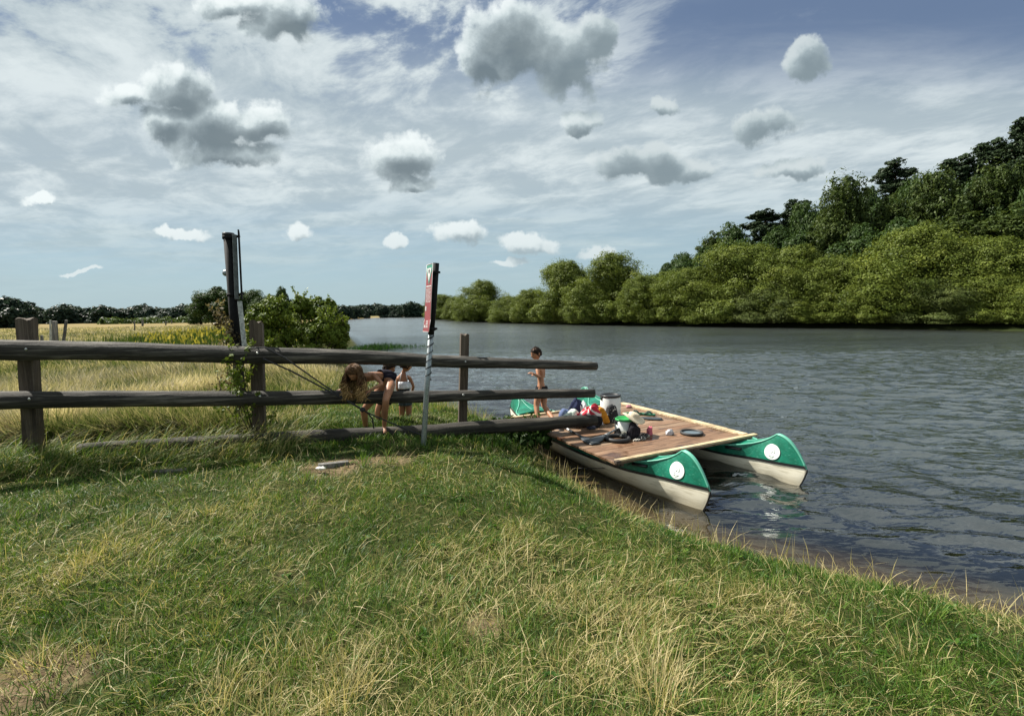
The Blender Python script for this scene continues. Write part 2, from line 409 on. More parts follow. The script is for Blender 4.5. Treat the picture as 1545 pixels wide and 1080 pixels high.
# ------------------------------------------------------------------ grass
def grass_mat(name, stops, trans=.35, spec=.25):
    m, q = newmat(name)
    t = q.node('ShaderNodeAttribute', attribute_name='tone', out=2)
    c = q.ramp(t, stops)
    d = q.node('ShaderNodeBsdfPrincipled', {'Base Color': c, 'Roughness': .5, 'Specular IOR Level': spec})
    tr = q.node('ShaderNodeBsdfTranslucent', {'Color': q.mix(1., c, (1., 1., .6), 'MULTIPLY')})
    q.l.new(q.node('ShaderNodeMixShader', {0: trans, 1: d, 2: tr}), q.out.inputs[0]); return m
GS = [(0, (.012, .040, .006)), (.25, (.042, .108, .012)), (.5, (.125, .205, .030)), (.62, (.21, .225, .07)), (.8, (.40, .33, .14)), (1, (.60, .50, .28))]
M_GRASS = grass_mat("grass_blades", GS)
def blades(x, y, L, w, lean, az, tone, curl, base=None, zoff=0, nseg=2):
    n = len(x); z = H(x, y) if base is None else base
    P0 = np.stack([x, y, z+zoff-.01], -1)
    tw = az+rng.normal(math.pi/2, .9, n); S = np.stack([np.cos(tw), np.sin(tw), rng.normal(0, .15, n)], -1)*(w/2)[:, None]
    out = [P0-S, P0+S]; p = P0; le = lean.copy()
    for k in range(nseg):
        d = np.stack([np.sin(le)*np.cos(az), np.sin(le)*np.sin(az), np.cos(le)], -1)
        p = p+d*(L/nseg)[:, None]; le = le+curl/nseg
        if k < nseg-1: f = 1-.35*(k+1)/nseg; out += [p-S*f, p+S*f]
        else: out += [p]
    K = 2*nseg+1; V = np.stack(out, 1).reshape(-1, 3); b = (np.arange(n)*K)[:, None]
    qd = np.concatenate([b+np.array([2*k, 2*k+1, 2*k+3, 2*k+2]) for k in range(nseg-1)]); tr = b+np.array([K-3, K-2, K-1])
    return V, qd, tr, np.repeat(tone, K)
def merge(parts):
    V = []; Qd = []; T = []; A_ = []; k = 0
    for (v, q, t, a) in parts: V.append(v); Qd.append(q+k); T.append(t+k); A_.append(a); k += len(v)
    return np.concatenate(V), np.concatenate(Qd), np.concatenate(T), np.concatenate(A_)
def scatter(n, y0, y1, power=1.0, wide=1.25):
    """points in the view wedge, density falling with distance"""
    u = rng.random(n); y = (y0**(2-power)+u*(y1**(2-power)-y0**(2-power)))**(1/(2-power))
    x = (rng.random(n)*2-1)*y*1.073*wide
    return x, y
# foreground lawn
def fence_y(x): return 5.2+.263*(x+5.6)
x, y = scatter(560000, 1.45, 11.5, .85, 1.10)
s, bf = river(x, y); lim = np.where(y > fence_y(x)+.3, .05, .05)
clump = fbm(x*3.2, y*3.2, 50, 3)
bald = fbm(x*1.3+9, y*1.6, 77, 3)
k = (s > lim) & (rng.random(len(x)) < .35+1.1*clump) & (rng.random(len(x)) < 1.15-.6*sstep(bald, .64, .76)) & ~((bf < s+.01)) & (rng.random(len(x)) > .80*bare(x, y))
x, y, s, clump = x[k], y[k], s[k], clump[k]; n = len(x)
dry = lawn_dry(x, y); near = sstep(-y, -7, -1.5)
dry = np.where(s < .9, dry*.6, dry)
dry = dry*np.where(y > fence_y(x), .6, 1)
L = (.03+.060*clump**1.5*2.0*rng.random(n)+.02*rng.random(n))*(1+.5*dry*rng.random(n))
w = .0022+.0011*rng.random(n)+.00055*y
flow = 2*math.pi*fbm(x*.5, y*.5, 91, 2)*2
az = flow+rng.normal(0, 1.5, n); lean = np.clip(rng.normal(.9, .42, n), 0, 1.5)
tone = np.clip(rng.normal(.31, .15, n)+.34*(dry-.45)+.35*(clump-.5)+.32*(rng.random(n) < .06+.30*dry**1.5), 0, .95)
parts = [blades(x, y, L, w, lean, az, tone, rng.normal(.5, .4, n))]
# straw lying and curling over the lawn
x, y = scatter(54000, 1.45, 7.5, .9, 1.1); s, bf = river(x, y); dry = lawn_dry(x, y)
k = (s > .12) & (y < fence_y(x)) & (rng.random(len(x)) < .10+.9*dry**1.6); x, y, dry = x[k], y[k], dry[k]; n = len(x)
flow = 2*math.pi*fbm(x*.5, y*.5, 91, 2)*2
parts.append(blades(x, y, .05+.17*rng.random(n)**1.8, .0020+.0005*y, np.clip(rng.normal(1.05, .35, n), 0, 1.5), flow+rng.normal(0, 1.5, n), np.clip(rng.normal(.80, .12, n), .5, 1), rng.normal(.7, .6, n), zoff=.015, nseg=3))
V, Qd, T, A_ = merge(parts[:1]); me = npmesh("lawn", V, Qd, T, [M_GRASS], {'tone': A_}); tag(link("grass", me), "short green grass of the sloping lawn in front of the fence", "grass", kind='stuff')
V, Qd, T, A_ = merge(parts[1:]); me = npmesh("straw", V, Qd, T, [M_GRASS], {'tone': A_}); tag(link("dry_grass", me), "pale dry straw blades lying across the lawn", "dry grass", kind='stuff')
# tufts: upright dry bunches
def tuft(cx, cy, n, L, spread, lean, tone, w=.003, R=.06, nseg=3, tsd=.1):
    r = R*np.sqrt(rng.random(n)); a = rng.random(n)*2*math.pi; X_ = cx+r*np.cos(a); Y_ = cy+r*np.sin(a)
    az = a+rng.normal(0, .6, n); return blades(X_, Y_, L*(.45+.6*rng.random(n)), np.full(n, w), np.clip(np.abs(rng.normal(lean, spread, n)), 0, 1.5), az, np.clip(rng.normal(tone, tsd, n), 0, 1), rng.normal(.5, .35, n), nseg=nseg)
parts = []
for (u, v, n, L, t) in [(520, 1060, 90, .26, .9), (1000, 1060, 90, .26, .92), (985, 1075, 60, .22, .95), (330, 1075, 60, .22, .88), (960, 950, 50, .17, .82), (880, 935, 40, .15, .85), (310, 965, 60, .16, .72), (140, 985, 60, .16, .72), (1380, 985, 30, .2, .9), (690, 960, 40, .15, .85), (640, 985, 40, .15, .85), (60, 1010, 80, .2, .85), (1140, 1060, 40, .18, .8), (850, 1000, 50, .16, .85), (420, 985, 40, .16, .8), (200, 905, 50, .15, .7), (560, 860, 40, .14, .75), (760, 840, 40, .12, .8)]:
    p = px(u, v, -.02); parts.append(tuft(p.x, p.y, n, L, .4, .45, t, .003, .10))
for i in range(420):                      # scattered small bunches
    x, y = scatter(1, 1.6, 6.5, .6, 1.05); s, _ = river(x, y)
    if s[0] < .2 or y[0] > fence_y(x)[0]-.2: continue
    d = float(lawn_dry(x, y)[0]); parts.append(tuft(x[0], y[0], 16+int(rng.integers(22)), .08+.09*rng.random(), .5, .6, .25+.6*d*rng.random()+.1, .0025+.0006*y[0], .05))
# stalks standing along the lawn's edge above the water
e = []
for i in range(5, 20):
    a = np.array(near_bank[i-1]); b = np.array(near_bank[i]); Ls = np.hypot(*(b-a)); e += [a+(b-a)*t for t in rng.random(int(Ls*95))]
e = np.array(e); e = e[(e[:, 1] < 7.4)]
nrmx = e+rng.normal(0, .07, e.shape)+np.array([-.16, -.13])
parts.append(blades(nrmx[:, 0], nrmx[:, 1], .10+.22*rng.random(len(e))**2, np.full(len(e), .0048), np.abs(rng.normal(.15, .3, len(e))), rng.random(len(e))*6.28, np.clip(rng.normal(.86, .1, len(e)), 0, 1), rng.normal(.6, .5, len(e)), nseg=3))
V, Qd, T, A_ = merge(parts); me = npmesh("tufts", V, Qd, T, [M_GRASS], {'tone': A_}); tag(link("grass_tufts", me), "upright dry grass bunches and stalks on the lawn and its water edge", "grass tufts", kind='stuff')
# broad-leaved weeds in the turf
LC = []
for i in range(110):
    x, y = scatter(1, 1.7, 6.2, .6, 1.0); s, _ = river(x, y)
    if s[0] < .3 or y[0] > fence_y(x)[0]-.3: continue
    k_ = int(rng.integers(5, 11)); a = rng.random(k_)*6.283; R = .008+.022*rng.random(k_); LC.append(np.stack([x[0]+np.cos(a)*R, y[0]+np.sin(a)*R, H(x[0]+np.cos(a)*R, y[0]+np.sin(a)*R)+.012+.015*rng.random(k_)], -1))
LC = np.concatenate(LC); n_ = len(LC); N0 = np.tile([0, 0, 1.5], (n_, 1))
t_ = rng.normal(0, 1, (n_, 3)); t_[:, 2] *= .3; t_ /= np.linalg.norm(t_, axis=1)[:, None]; b_ = np.cross(np.array([0, 0, 1.]), t_); b_ /= np.linalg.norm(b_, axis=1)[:, None]
sz = (.011+.016*rng.random(n_))[:, None]; mid_ = LC+np.array([0, 0, .006])
V = np.stack([LC-t_*sz, LC-t_*sz*.3+b_*sz*.42, LC+t_*sz*.45+b_*sz*.36, LC+t_*sz*1.1-np.array([0, 0, .008]), LC+t_*sz*.45-b_*sz*.36, LC-t_*sz*.3-b_*sz*.42], 1).reshape(-1, 3)
b6 = (np.arange(n_)*6)[:, None]; Q6 = np.concatenate([b6+np.array([0, 1, 2, 3]), b6+np.array([0, 3, 4, 5])])
me = npmesh("weeds", V, Q6, mats=[M_GRASS], attrs={'tone': np.repeat(np.clip(rng.normal(.28, .10, n_), 0, .55), 6)}); tag(link("lawn_weeds", me), "small broad leaved weeds scattered through the lawn", "weeds", kind='stuff')
# long dark grass under the fence
parts = []
n = 15000; x = rng.uniform(-6.6, .45, n); y = fence_y(x)+rng.normal(-.20, .17, n)-.08
s, _ = river(x, y); k = (s > .03) & (rng.random(n) < .3+1.2*fbm(x*2, y*2, 14, 2)); x, y = x[k], y[k]; n = len(x)
hh = .42+.7*sstep(-x, 3.2, 5.5)+.35*np.exp(-((x+.35)/.5)**2)
parts.append(blades(x, y, (.10+.20*rng.random(n))*hh, .004+.003*rng.random(n), np.abs(rng.normal(.5, .35, n)), rng.random(n)*6.28, np.clip(rng.normal(.26, .13, n)+.25*(rng.random(n) < .12), 0, 1), rng.normal(.9, .4, n), nseg=3))
n = 4200; x = rng.uniform(-6.3, -2.6, n); y = fence_y(x)+rng.normal(-.25, .28, n)     # bent long straw at left
parts.append(blades(x, y, .25+.3*rng.random(n), .004+.002*rng.random(n), np.abs(rng.normal(.8, .35, n)), rng.normal(.4, .8, n), np.clip(rng.normal(.58, .17, n), 0, 1), rng.normal(1.1, .4, n), nseg=3))
V, Qd, T, A_ = merge(parts); me = npmesh("fence_grass", V, Qd, T, [M_GRASS], {'tone': A_}); tag(link("long_grass", me), "long shaded grass growing along the foot of the wooden fence", "long grass", kind='stuff')
# meadow behind the fence
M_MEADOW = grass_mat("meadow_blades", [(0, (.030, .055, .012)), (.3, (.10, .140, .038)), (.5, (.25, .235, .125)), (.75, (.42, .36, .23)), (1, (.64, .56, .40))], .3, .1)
parts = []
n = 210000; u_ = rng.random(n); y = 6.0*(95/6.0)**(u_**1.25); x = -y*1.073*1.1*rng.random(n)+.1*y*0
s, bf = river(x, y); green = np.exp(-(((x+2.6)/1.6)**2+((y-9)/2.6)**2)) 
k = (s > .25) & (y > fence_y(x)+.25) & (x < -.3) & (rng.random(n) > green*1.35) & ~(bf < s+.01)
x, y, s, green = x[k], y[k], s[k], green[k]; n = len(x)
cl = fbm(x*.7, y*.45, 61, 3); cl2 = fbm(x*.12, y*.08, 66, 3)
Lm = (.16+.42*sstep(-x-.0*y, 2.3, 4.2)*(.4+.6*rng.random(n)))*(.5+cl)*np.clip(1-.75*green, .1, 1)*np.where(y > 26, .75, 1)*sstep(s, -.6, 2.5)
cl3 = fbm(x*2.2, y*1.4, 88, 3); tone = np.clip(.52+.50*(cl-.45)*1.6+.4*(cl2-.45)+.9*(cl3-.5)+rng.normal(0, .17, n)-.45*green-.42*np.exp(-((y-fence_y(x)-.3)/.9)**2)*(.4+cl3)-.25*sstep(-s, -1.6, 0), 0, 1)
az = 6.28*fbm(x*.5, y*.4, 71, 2)*1.5+rng.normal(-.2, .8, n)
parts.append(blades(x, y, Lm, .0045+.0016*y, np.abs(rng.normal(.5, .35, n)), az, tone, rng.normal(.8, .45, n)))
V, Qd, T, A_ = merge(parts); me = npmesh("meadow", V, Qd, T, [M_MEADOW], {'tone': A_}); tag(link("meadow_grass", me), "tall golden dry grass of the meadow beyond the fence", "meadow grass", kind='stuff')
# goldenrod and weeds, taller, yellow heads
M_WEED = grass_mat("goldenrod_leaf", [(0, (.02, .04, .01)), (.45, (.07, .11, .025)), (.6, (.20, .20, .04)), (.8, (.34, .29, .05)), (1, (.46, .38, .10))], .3, .1)
n = 26000; x = rng.uniform(-27, -4.5, n); y = rng.uniform(17, 46, n); cl = fbm(x*.35, y*.3, 4, 3)
a_ = x/y; k = (a_ < -.35) & (a_ > -1.05+.35*rng.random(n)) & (rng.random(n) < sstep(cl, .36, .6)) & (y < 46-22*rng.random(n)*sstep(-a_, .6, .8)) & (y > 17+6*fbm(x*.5, y*.1, 12)); x, y, a_ = x[k], y[k], a_[k]; n = len(x)
s, _ = river(x, y); k = s > 1.0; x, y, a_ = x[k], y[k], a_[k]; n = len(x)
hgt_ = (.45+.5*rng.random(n))*(1.0+.35*sstep(a_, -.75, -.5))
zb = H(x, y); parts = [blades(x, y, hgt_, .05+.04*rng.random(n), np.abs(rng.normal(0, .15, n)), rng.random(n)*6.28, np.clip(rng.normal(.32, .12, n), 0, .5), rng.normal(0, .3, n), base=zb)]
k = (a_ > -.66-.14*rng.random(n)) & (rng.random(n) < .62*sstep(fbm(x*.6, y*.3, 44), .3, .6)); x2, y2, h2 = x[k], y[k], hgt_[k]; m_ = len(x2)
parts.append(blades(x2, y2, .16+.1*rng.random(m_), .07+.05*rng.random(m_), np.abs(rng.normal(.3, .3, m_)), rng.random(m_)*6.28, np.clip(rng.normal(.82, .1, m_), .6, 1), rng.normal(.5, .3, m_), base=H(x2, y2)+h2*.88))
V, Qd, T, A_ = merge(parts); me = npmesh("goldenrod", V, Qd, T, [M_WEED], {'tone': A_}); tag(link("goldenrod", me), "band of yellow flowering goldenrod and weeds in the meadow", "wildflowers", kind='stuff')
# reeds in the water beyond the fence
c = px(568, 526, WZ); n = 1500
a = rng.normal(0, 1, (n, 2)); x = c.x+a[:, 0]*1.15; y = c.y+a[:, 1]*.7+.3*(x-c.x)
V, Qd, T, A_ = blades(x, y, .14+.34*rng.random(n)*np.exp(-((x-c.x)/1.6)**2), .02+.014*rng.random(n), np.abs(rng.normal(.2, .25, n)), rng.random(n)*6.28, np.clip(rng.normal(.03, .08, n), 0, 1), rng.normal(.5, .4, n), base=np.full(n, WZ))
me = npmesh("reeds", V, Qd, T, [M_GRASS], {'tone': A_}); tag(link("reeds", me), "low dark reeds standing in the river beyond the fence", "reeds", kind='stuff')
# straw stems on the bank by the sign
c = [(668, 622), (680, 628), (652, 630), (600, 640), (720, 634)]
parts = []
for (u, v) in c:
    p = px(u, v, -.35); parts.append(tuft(p.x, p.y, 90, .36, .25, .2, .62, .006, .28, tsd=.2))
V, Qd, T, A_ = merge(parts); me = npmesh("bank_stems", V, Qd, T, [M_GRASS], {'tone': A_}); tag(link("bank_grass", me), "straw coloured grass stems on the river bank behind the sign", "bank grass", kind='stuff')

# ------------------------------------------------------------------ foliage
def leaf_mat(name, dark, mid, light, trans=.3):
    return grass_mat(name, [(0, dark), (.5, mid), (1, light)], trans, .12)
def leafcards(C, N_, size, tone, aspect=1.6, droop=0):
    """diamond leaf clusters at C, facing roughly N_"""
    n = len(C); N_ = N_+rng.normal(0, .55, (n, 3)); N_ /= np.linalg.norm(N_, axis=1)[:, None]
    t = rng.normal(0, 1, (n, 3)); t[:, 2] -= droop; t -= N_*np.sum(t*N_, 1)[:, None]; t /= np.linalg.norm(t, axis=1)[:, None]
    b = np.cross(N_, t); s_ = size[:, None]
    V = np.stack([C-t*s_*aspect*.5, C+b*s_*.5-t*s_*.1, C+t*s_*aspect*.5, C-b*s_*.5-t*s_*.1], 1)
    V[:, 1] += N_*s_*.12; V[:, 3] += N_*s_*.12
    return V.reshape(-1, 3), np.arange(n*4).reshape(-1, 4), np.repeat(tone, 4)
def lobes_cloud(lobes, per, size, fill=.25, tone0=.5, flat=1.0, gap=.5, zmin=None, droop=0, aspect=1.6, subn=26, shell=2.6):
    """lobes: (x, y, z, r).  each lobe carries sub-clumps; leaves sit on the clumps' outer shells"""
    C = []; Nn = []; T_ = []
    for (lx, ly, lz, r) in lobes:
        k = subn; d = rng.normal(0, 1, (k, 3)); d /= np.linalg.norm(d, axis=1)[:, None]
        rr = r*(.55+.5*rng.random(k)); cc = np.array([lx, ly, lz])+d*rr[:, None]*np.array([1, 1, flat]); sr = r*(.20+.17*rng.random(k)); st = rng.normal(0, .12, k)
        for j in range(k):
            m_ = max(4, int(per*(sr[j]/r)**1.5*3.2)); e_ = rng.normal(0, 1, (m_, 3)); e_[:, 2] += .35; e_ /= np.linalg.norm(e_, axis=1)[:, None]
            q_ = (1-gap*rng.random(m_)**2)*sr[j]*(1+.25*rng.normal(0, 1, m_)*(rng.random(m_) < .3))
            C.append(cc[j]+e_*q_[:, None]*np.array([1, 1, .8*flat])); Nn.append(e_+d[j]*.5+np.array([0, 0, .3])); T_.append(np.clip(tone0+st[j]+rng.normal(0, .09, m_), 0, 1))
        m_ = int(per*shell); e_ = rng.normal(0, 1, (m_, 3)); e_[:, 2] += .3; e_ /= np.linalg.norm(e_, axis=1)[:, None]; bp_ = .80+.42*fbm(e_[:, 0]*3+lx, e_[:, 1]*3+e_[:, 2]*2.3+lz, 5, 3)+.05*rng.normal(0, 1, m_)
        C.append(np.array([lx, ly, lz])+e_*(r*bp_)[:, None]*np.array([1, 1, flat])); Nn.append(e_+np.array([0, 0, .3])); T_.append(np.clip(rng.normal(tone0+.02, .10, m_), 0, 1))
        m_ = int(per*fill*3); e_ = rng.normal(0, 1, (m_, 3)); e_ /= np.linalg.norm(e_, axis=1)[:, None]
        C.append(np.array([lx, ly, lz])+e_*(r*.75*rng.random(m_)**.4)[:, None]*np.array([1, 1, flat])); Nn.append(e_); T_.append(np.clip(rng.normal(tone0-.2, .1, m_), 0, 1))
    C = np.concatenate(C); Nn = np.concatenate(Nn); T_ = np.concatenate(T_)
    if zmin is not None: k = C[:, 2] > zmin; C, Nn, T_ = C[k], Nn[k], T_[k]
    return leafcards(C, Nn, size*(.6+.8*rng.random(len(C))), T_, aspect, droop)
def bark(name, c1, c2):
    m, q = newmat(name); tc = q.node('ShaderNodeTexCoord', None, out=3)
    n_ = q.noise(q.v('MULTIPLY', tc, (6, 6, 1.2)), 2, 5, .6); bsdf(q, Base_Color=q.ramp(n_, [(.3, c1), (.7, c2)]), Roughness=.9, Normal=q.bump(n_, .6, .05)); return m
M_BARK = bark("bark", (.03, .022, .015), (.11, .085, .06)); M_PINEB = bark("pine_bark", (.09, .045, .025), (.22, .12, .07)); M_BIRCHB = bark("birch_bark", (.10, .09, .08), (.50, .47, .42))
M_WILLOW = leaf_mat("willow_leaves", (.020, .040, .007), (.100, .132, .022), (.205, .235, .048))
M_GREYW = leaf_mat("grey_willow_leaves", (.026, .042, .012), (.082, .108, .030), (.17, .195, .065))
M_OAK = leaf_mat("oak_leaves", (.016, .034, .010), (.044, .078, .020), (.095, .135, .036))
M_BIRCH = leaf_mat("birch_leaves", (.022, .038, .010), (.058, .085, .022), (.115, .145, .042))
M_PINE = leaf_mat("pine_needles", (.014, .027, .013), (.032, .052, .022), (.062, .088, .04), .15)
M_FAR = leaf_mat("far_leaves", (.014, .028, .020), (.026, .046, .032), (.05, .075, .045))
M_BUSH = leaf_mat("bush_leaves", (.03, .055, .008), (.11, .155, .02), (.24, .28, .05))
def rnd_lobes(n, R, Z, r0, r1, zc, top=1.0):
    out = []
    for i in range(n):
        a = rng.random()*6.283; t = rng.random()**.55; h = rng.random()
        env = math.sqrt(max(.05, 1-(abs(h-zc)/(1-zc if h > zc else zc+.25))**2))
        r = r0+(r1-r0)*rng.random(); out.append((math.cos(a)*R*t*env, math.sin(a)*R*t*env, Z[0]+(Z[1]-Z[0])*h-r*.3, r))
    return out
def limbs(mb, base, tops, r):
    for t in tops:
        a = Vector(base); b = Vector(t); m1 = a.lerp(b, .4)+Vector((rng.normal(0, .12), rng.normal(0, .12), .15))*(b-a).length*.5
        pts = [a, a.lerp(m1, .6), m1, m1.lerp(b, .55)+Vector((rng.normal(0, .1), rng.normal(0, .1), 0)), b]
        mb.tube(pts, [r, r*.8, r*.6, r*.4, r*.12], 6)
PROTO = {}
def proto(kind, var):
    key = (kind, var)
    if key in PROTO: return PROTO[key]
    mb = MB(); st = rng.integers(1 << 30)
    if kind == 'willow' or kind == 'greywillow':
        lob = rnd_lobes(20, 3.1, (.7, 7.0), 1.3, 2.3, .38)+[(math.cos(a)*3.0, math.sin(a)*3.0, .9+.7*rng.random(), 1.15) for a in np.arange(0, 6.28, .8)]
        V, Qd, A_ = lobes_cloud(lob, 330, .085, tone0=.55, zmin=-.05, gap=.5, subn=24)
        n_sh = 400; a = rng.random(n_sh)*6.28; h = rng.random(n_sh)
        limbs(mb, (0, 0, -.3), [(l[0]*.8, l[1]*.8, l[2]) for l in lob[:12]], .13); lm = M_WILLOW if kind == 'willow' else M_GREYW; bm_ = M_BARK; h0 = 8.0
    elif kind == 'oak':
        lob = rnd_lobes(24, 4.1, (1.8, 9.6), 1.3, 2.3, .45)
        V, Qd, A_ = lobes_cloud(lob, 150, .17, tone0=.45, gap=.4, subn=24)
        mb.tube([(0, 0, -.5), (.1, 0, 2), (0, .1, 5)], [.4, .3, .2], 8); limbs(mb, (0, 0, 2.2), [(l[0]*.85, l[1]*.85, l[2]) for l in lob[:9]], .16); lm = M_OAK; bm_ = M_BARK; h0 = 10.6
    elif kind == 'birch':
        lob = []
        for i in range(26):
            h = .12+.86*i/25; R = 2.4*math.sin(math.pi*min(.98, h*.85+.08))**.8*rng.random()**.5; a = rng.random()*6.28
            lob.append((math.cos(a)*R, math.sin(a)*R, 14*h-.3, 1.0+.7*rng.random()))
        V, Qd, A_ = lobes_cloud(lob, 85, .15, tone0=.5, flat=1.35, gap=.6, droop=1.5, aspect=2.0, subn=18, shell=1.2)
        C = []                                # hanging strands
        for l in lob:
            for j in range(13):
                a = rng.random()*6.28; r = l[3]*(.6+.6*rng.random()); m_ = 20; s0 = np.array([l[0]+math.cos(a)*r, l[1]+math.sin(a)*r, l[2]+.2]); tt = np.linspace(0, 1, m_)[:, None]
                C.append(s0+np.array([math.cos(a)*.25, math.sin(a)*.25, -1.5-1.2*rng.random()])*tt+rng.normal(0, .05, (m_, 3)))
        C = np.concatenate(C); V2, Q2, A2 = leafcards(C, rng.normal(0, 1, C.shape), np.full(len(C), .11), np.clip(rng.normal(.55, .15, len(C)), 0, 1), 2.2, 2)
        Qd = np.concatenate([Qd, Q2+len(V)]); V = np.concatenate([V, V2]); A_ = np.concatenate([A_, A2])
        mb.tube([(0, 0, -.5), (.15, .1, 4), (-.1, 0, 8), (.1, .1, 13)], [.2, .16, .11, .03], 8); limbs(mb, (0, 0, 5), [(l[0]*.9, l[1]*.9, l[2]+.4) for l in lob[3:14]], .07); lm = M_BIRCH; bm_ = M_BIRCHB; h0 = 14.8
    elif kind == 'pine':
        lob = []; L2 = []
        for i in range(38):
            h = .25+.75*(i/37)**.9; R = 2.6*(1.14-h)**.55*(.30+.8*rng.random()); a = i*2.4+rng.random()
            lob.append((math.cos(a)*R, math.sin(a)*R, 15*h+.2*rng.normal(), .75+.75*rng.random()*(1.35-h)))
        V, Qd, A_ = lobes_cloud(lob, 85, .13, tone0=.45, flat=.62, gap=.6, aspect=2.2, subn=18, shell=.5)
        mb.tube([(0, 0, -.5), (.1, .1, 5), (0, .1, 10), (0, 0, 15)], [.24, .18, .13, .04], 8)
        for l in lob: mb.tube([(0, 0, l[2]-.5), (l[0]*.5, l[1]*.5, l[2]-.25), (l[0], l[1], l[2])], [.06, .045, .015], 5)
        lm = M_PINE; bm_ = M_PINEB; h0 = 15.4
    elif kind == 'far':
        lob = rnd_lobes(18, 4.4, (.2, 7.6), 2.0, 3.0, .40)
        V, Qd, A_ = lobes_cloud(lob, 34, .62, tone0=.45, gap=.4, subn=17)
        mb.tube([(0, 0, -.5), (0, 0, 3), (0, .1, 6)], [.35, .3, .2], 6); lm = M_FAR; bm_ = M_BARK; h0 = 9.6
    cm = npmesh(kind+"_crown", V, Qd, mats=[lm], attrs={'tone': A_})
    tm = bpy.data.meshes.new(kind+"_trunk"); tm.from_pydata([tuple(v) for v in mb.V], [], mb.F); tm.polygons.foreach_set('use_smooth', [True]*len(tm.polygons)); tm.materials.append(bm_)
    PROTO[key] = (cm, tm, h0); return PROTO[key]
NAMES = {'willow': 'willow_bush', 'greywillow': 'willow_bush', 'oak': 'oak_tree', 'birch': 'birch_tree', 'pine': 'pine_tree', 'far': 'distant_tree'}
CATS = {'willow': 'willow bush', 'greywillow': 'willow bush', 'oak': 'tree', 'birch': 'birch tree', 'pine': 'pine tree', 'far': 'tree'}
def plant(kind, var, x, y, height, wide=1.0, label='', group=None, rz=None, z=None):
    cm, tm, h0 = proto(kind, var)
    r = thing(NAMES[kind], label, CATS[kind], (x, y, Hs(x, y) if z is None else z), rng.random()*6.28 if rz is None else rz, group)
    s_ = height/h0; r.scale = (s_*wide, s_*wide, s_)
    a = link("crown", cm, r); b = link("trunk", tm, r); return r
def topheight(u, v, x, y):
    """height above the ground of something at (x, y) whose top is seen at row v"""
    return pd(u, v, y).z
BANKU = [600, 672, 700, 760, 860, 1000, 1130, 1300, 1420, 1545, 1700]; BANKV = [479, 482, 484, 486.5, 489, 491, 493, 495, 497, 498.5, 501]
def bankrow(kind, u, vtop, hw, back, label, group, wmul=1.0):
    v = np.interp(u, BANKU, BANKV); p = px(u, v, WZ); dd = Vector((p.x, p.y)).normalized(); far_ = p.y
    n_ = Vector((.62, .78)); x, y = p.x+n_.x*back, p.y+n_.y*back
    x = p.x/p.y*y if back > 8 else x
    # keep the column u
    dr = ray(u, v); x = dr.x/dr.y*y
    z = Hs(x, y); hh = pd(u, vtop, y).z-z
    cm, tm, h0 = proto(kind, int(rng.integers(3))) if False else (None, None, {'willow': 8.0, 'greywillow': 8., 'oak': 10.6, 'birch': 14.8, 'pine': 15.4, 'far': 9.6}[kind])
    R0 = {'willow': 4.2, 'greywillow': 4.2, 'oak': 5.0, 'birch': 3.6, 'pine': 3.0, 'far': 5.5}[kind]
    halfw = hw/720*y
    return plant(kind, int(rng.integers(3)), x, y, hh, halfw/R0/(hh/h0)*wmul*(1.16 if kind in ('willow', 'greywillow') else 1.32), label, group, z=z)
G1 = 'willow bushes lining the far bank'; G2 = 'trees on the wooded slope above the far bank'
for (u, vt, hw, back, kind, lab) in [
    (668, 448, 26, 2.5, 'willow', 'small willow bush just right of the red sign, farthest down the bank'),
    (692, 452, 24, 3, 'willow', 'low willow bush beside the small round willow'),
    (731, 429, 38, 4, 'willow', 'round willow bush standing alone near the river bend'),
    (772, 452, 30, 2.5, 'willow', 'low willow between the round willow and the tall clump'),
    (803, 440, 30, 3, 'willow', 'dense low willow right of the gap in the bank line'),
    (852, 398, 48, 4.5, 'willow', 'tall willow at the left end of the tall bank clump'),
    (925, 388, 56, 5, 'willow', 'broad willow left of the gap where the slope wood begins'),
    (902, 430, 42, 2.5, 'willow', 'lower willow leaning over the water before the broad willow'),
    (975, 420, 46, 2.8, 'willow', 'bushy willow low on the bank below the first slope trees'),
    (1040, 408, 56, 4, 'willow', 'rounded willow under the left end of the slope wood'),
    (1112, 373, 68, 5, 'willow', 'yellowish high willow below the dark oaks'),
    (1078, 432, 48, 2.6, 'willow', 'low front willow dipping to the water before the yellowish one'),
    (1195, 376, 62, 5.5, 'willow', 'high willow directly in front of the weeping birch'),
    (1165, 430, 58, 3.0, 'greywillow', 'grey green willow low on the bank in the middle of the row'),
    (1262, 392, 58, 4.5, 'willow', 'willow in the dip below the weeping birch'),
    (1240, 440, 50, 2.8, 'willow', 'low willow touching the water under the dip in the row'),
    (1365, 352, 82, 6, 'willow', 'tallest willow bush with a pointed top'),
    (1322, 425, 60, 3, 'willow', 'bright low willow in front of the tallest bush'),
    (1462, 364, 72, 6, 'willow', 'wide willow right of the tallest bush'),
    (1412, 428, 60, 3, 'greywillow', 'grey green low willow in front of the two highest bushes'),
    (1500, 420, 58, 3.2, 'willow', 'low willow at the waterline near the right edge of the photo'),
    (1548, 378, 74, 6, 'willow', 'high willow at the right edge of the photo'),
    (1640, 372, 80, 6, 'willow', 'willow bush just outside the right edge'),
    (1590, 425, 60, 3, 'willow', 'low willow cut by the right edge of the photo')]:
    bankrow(kind, u, vt-4, hw, back, lab, G1)
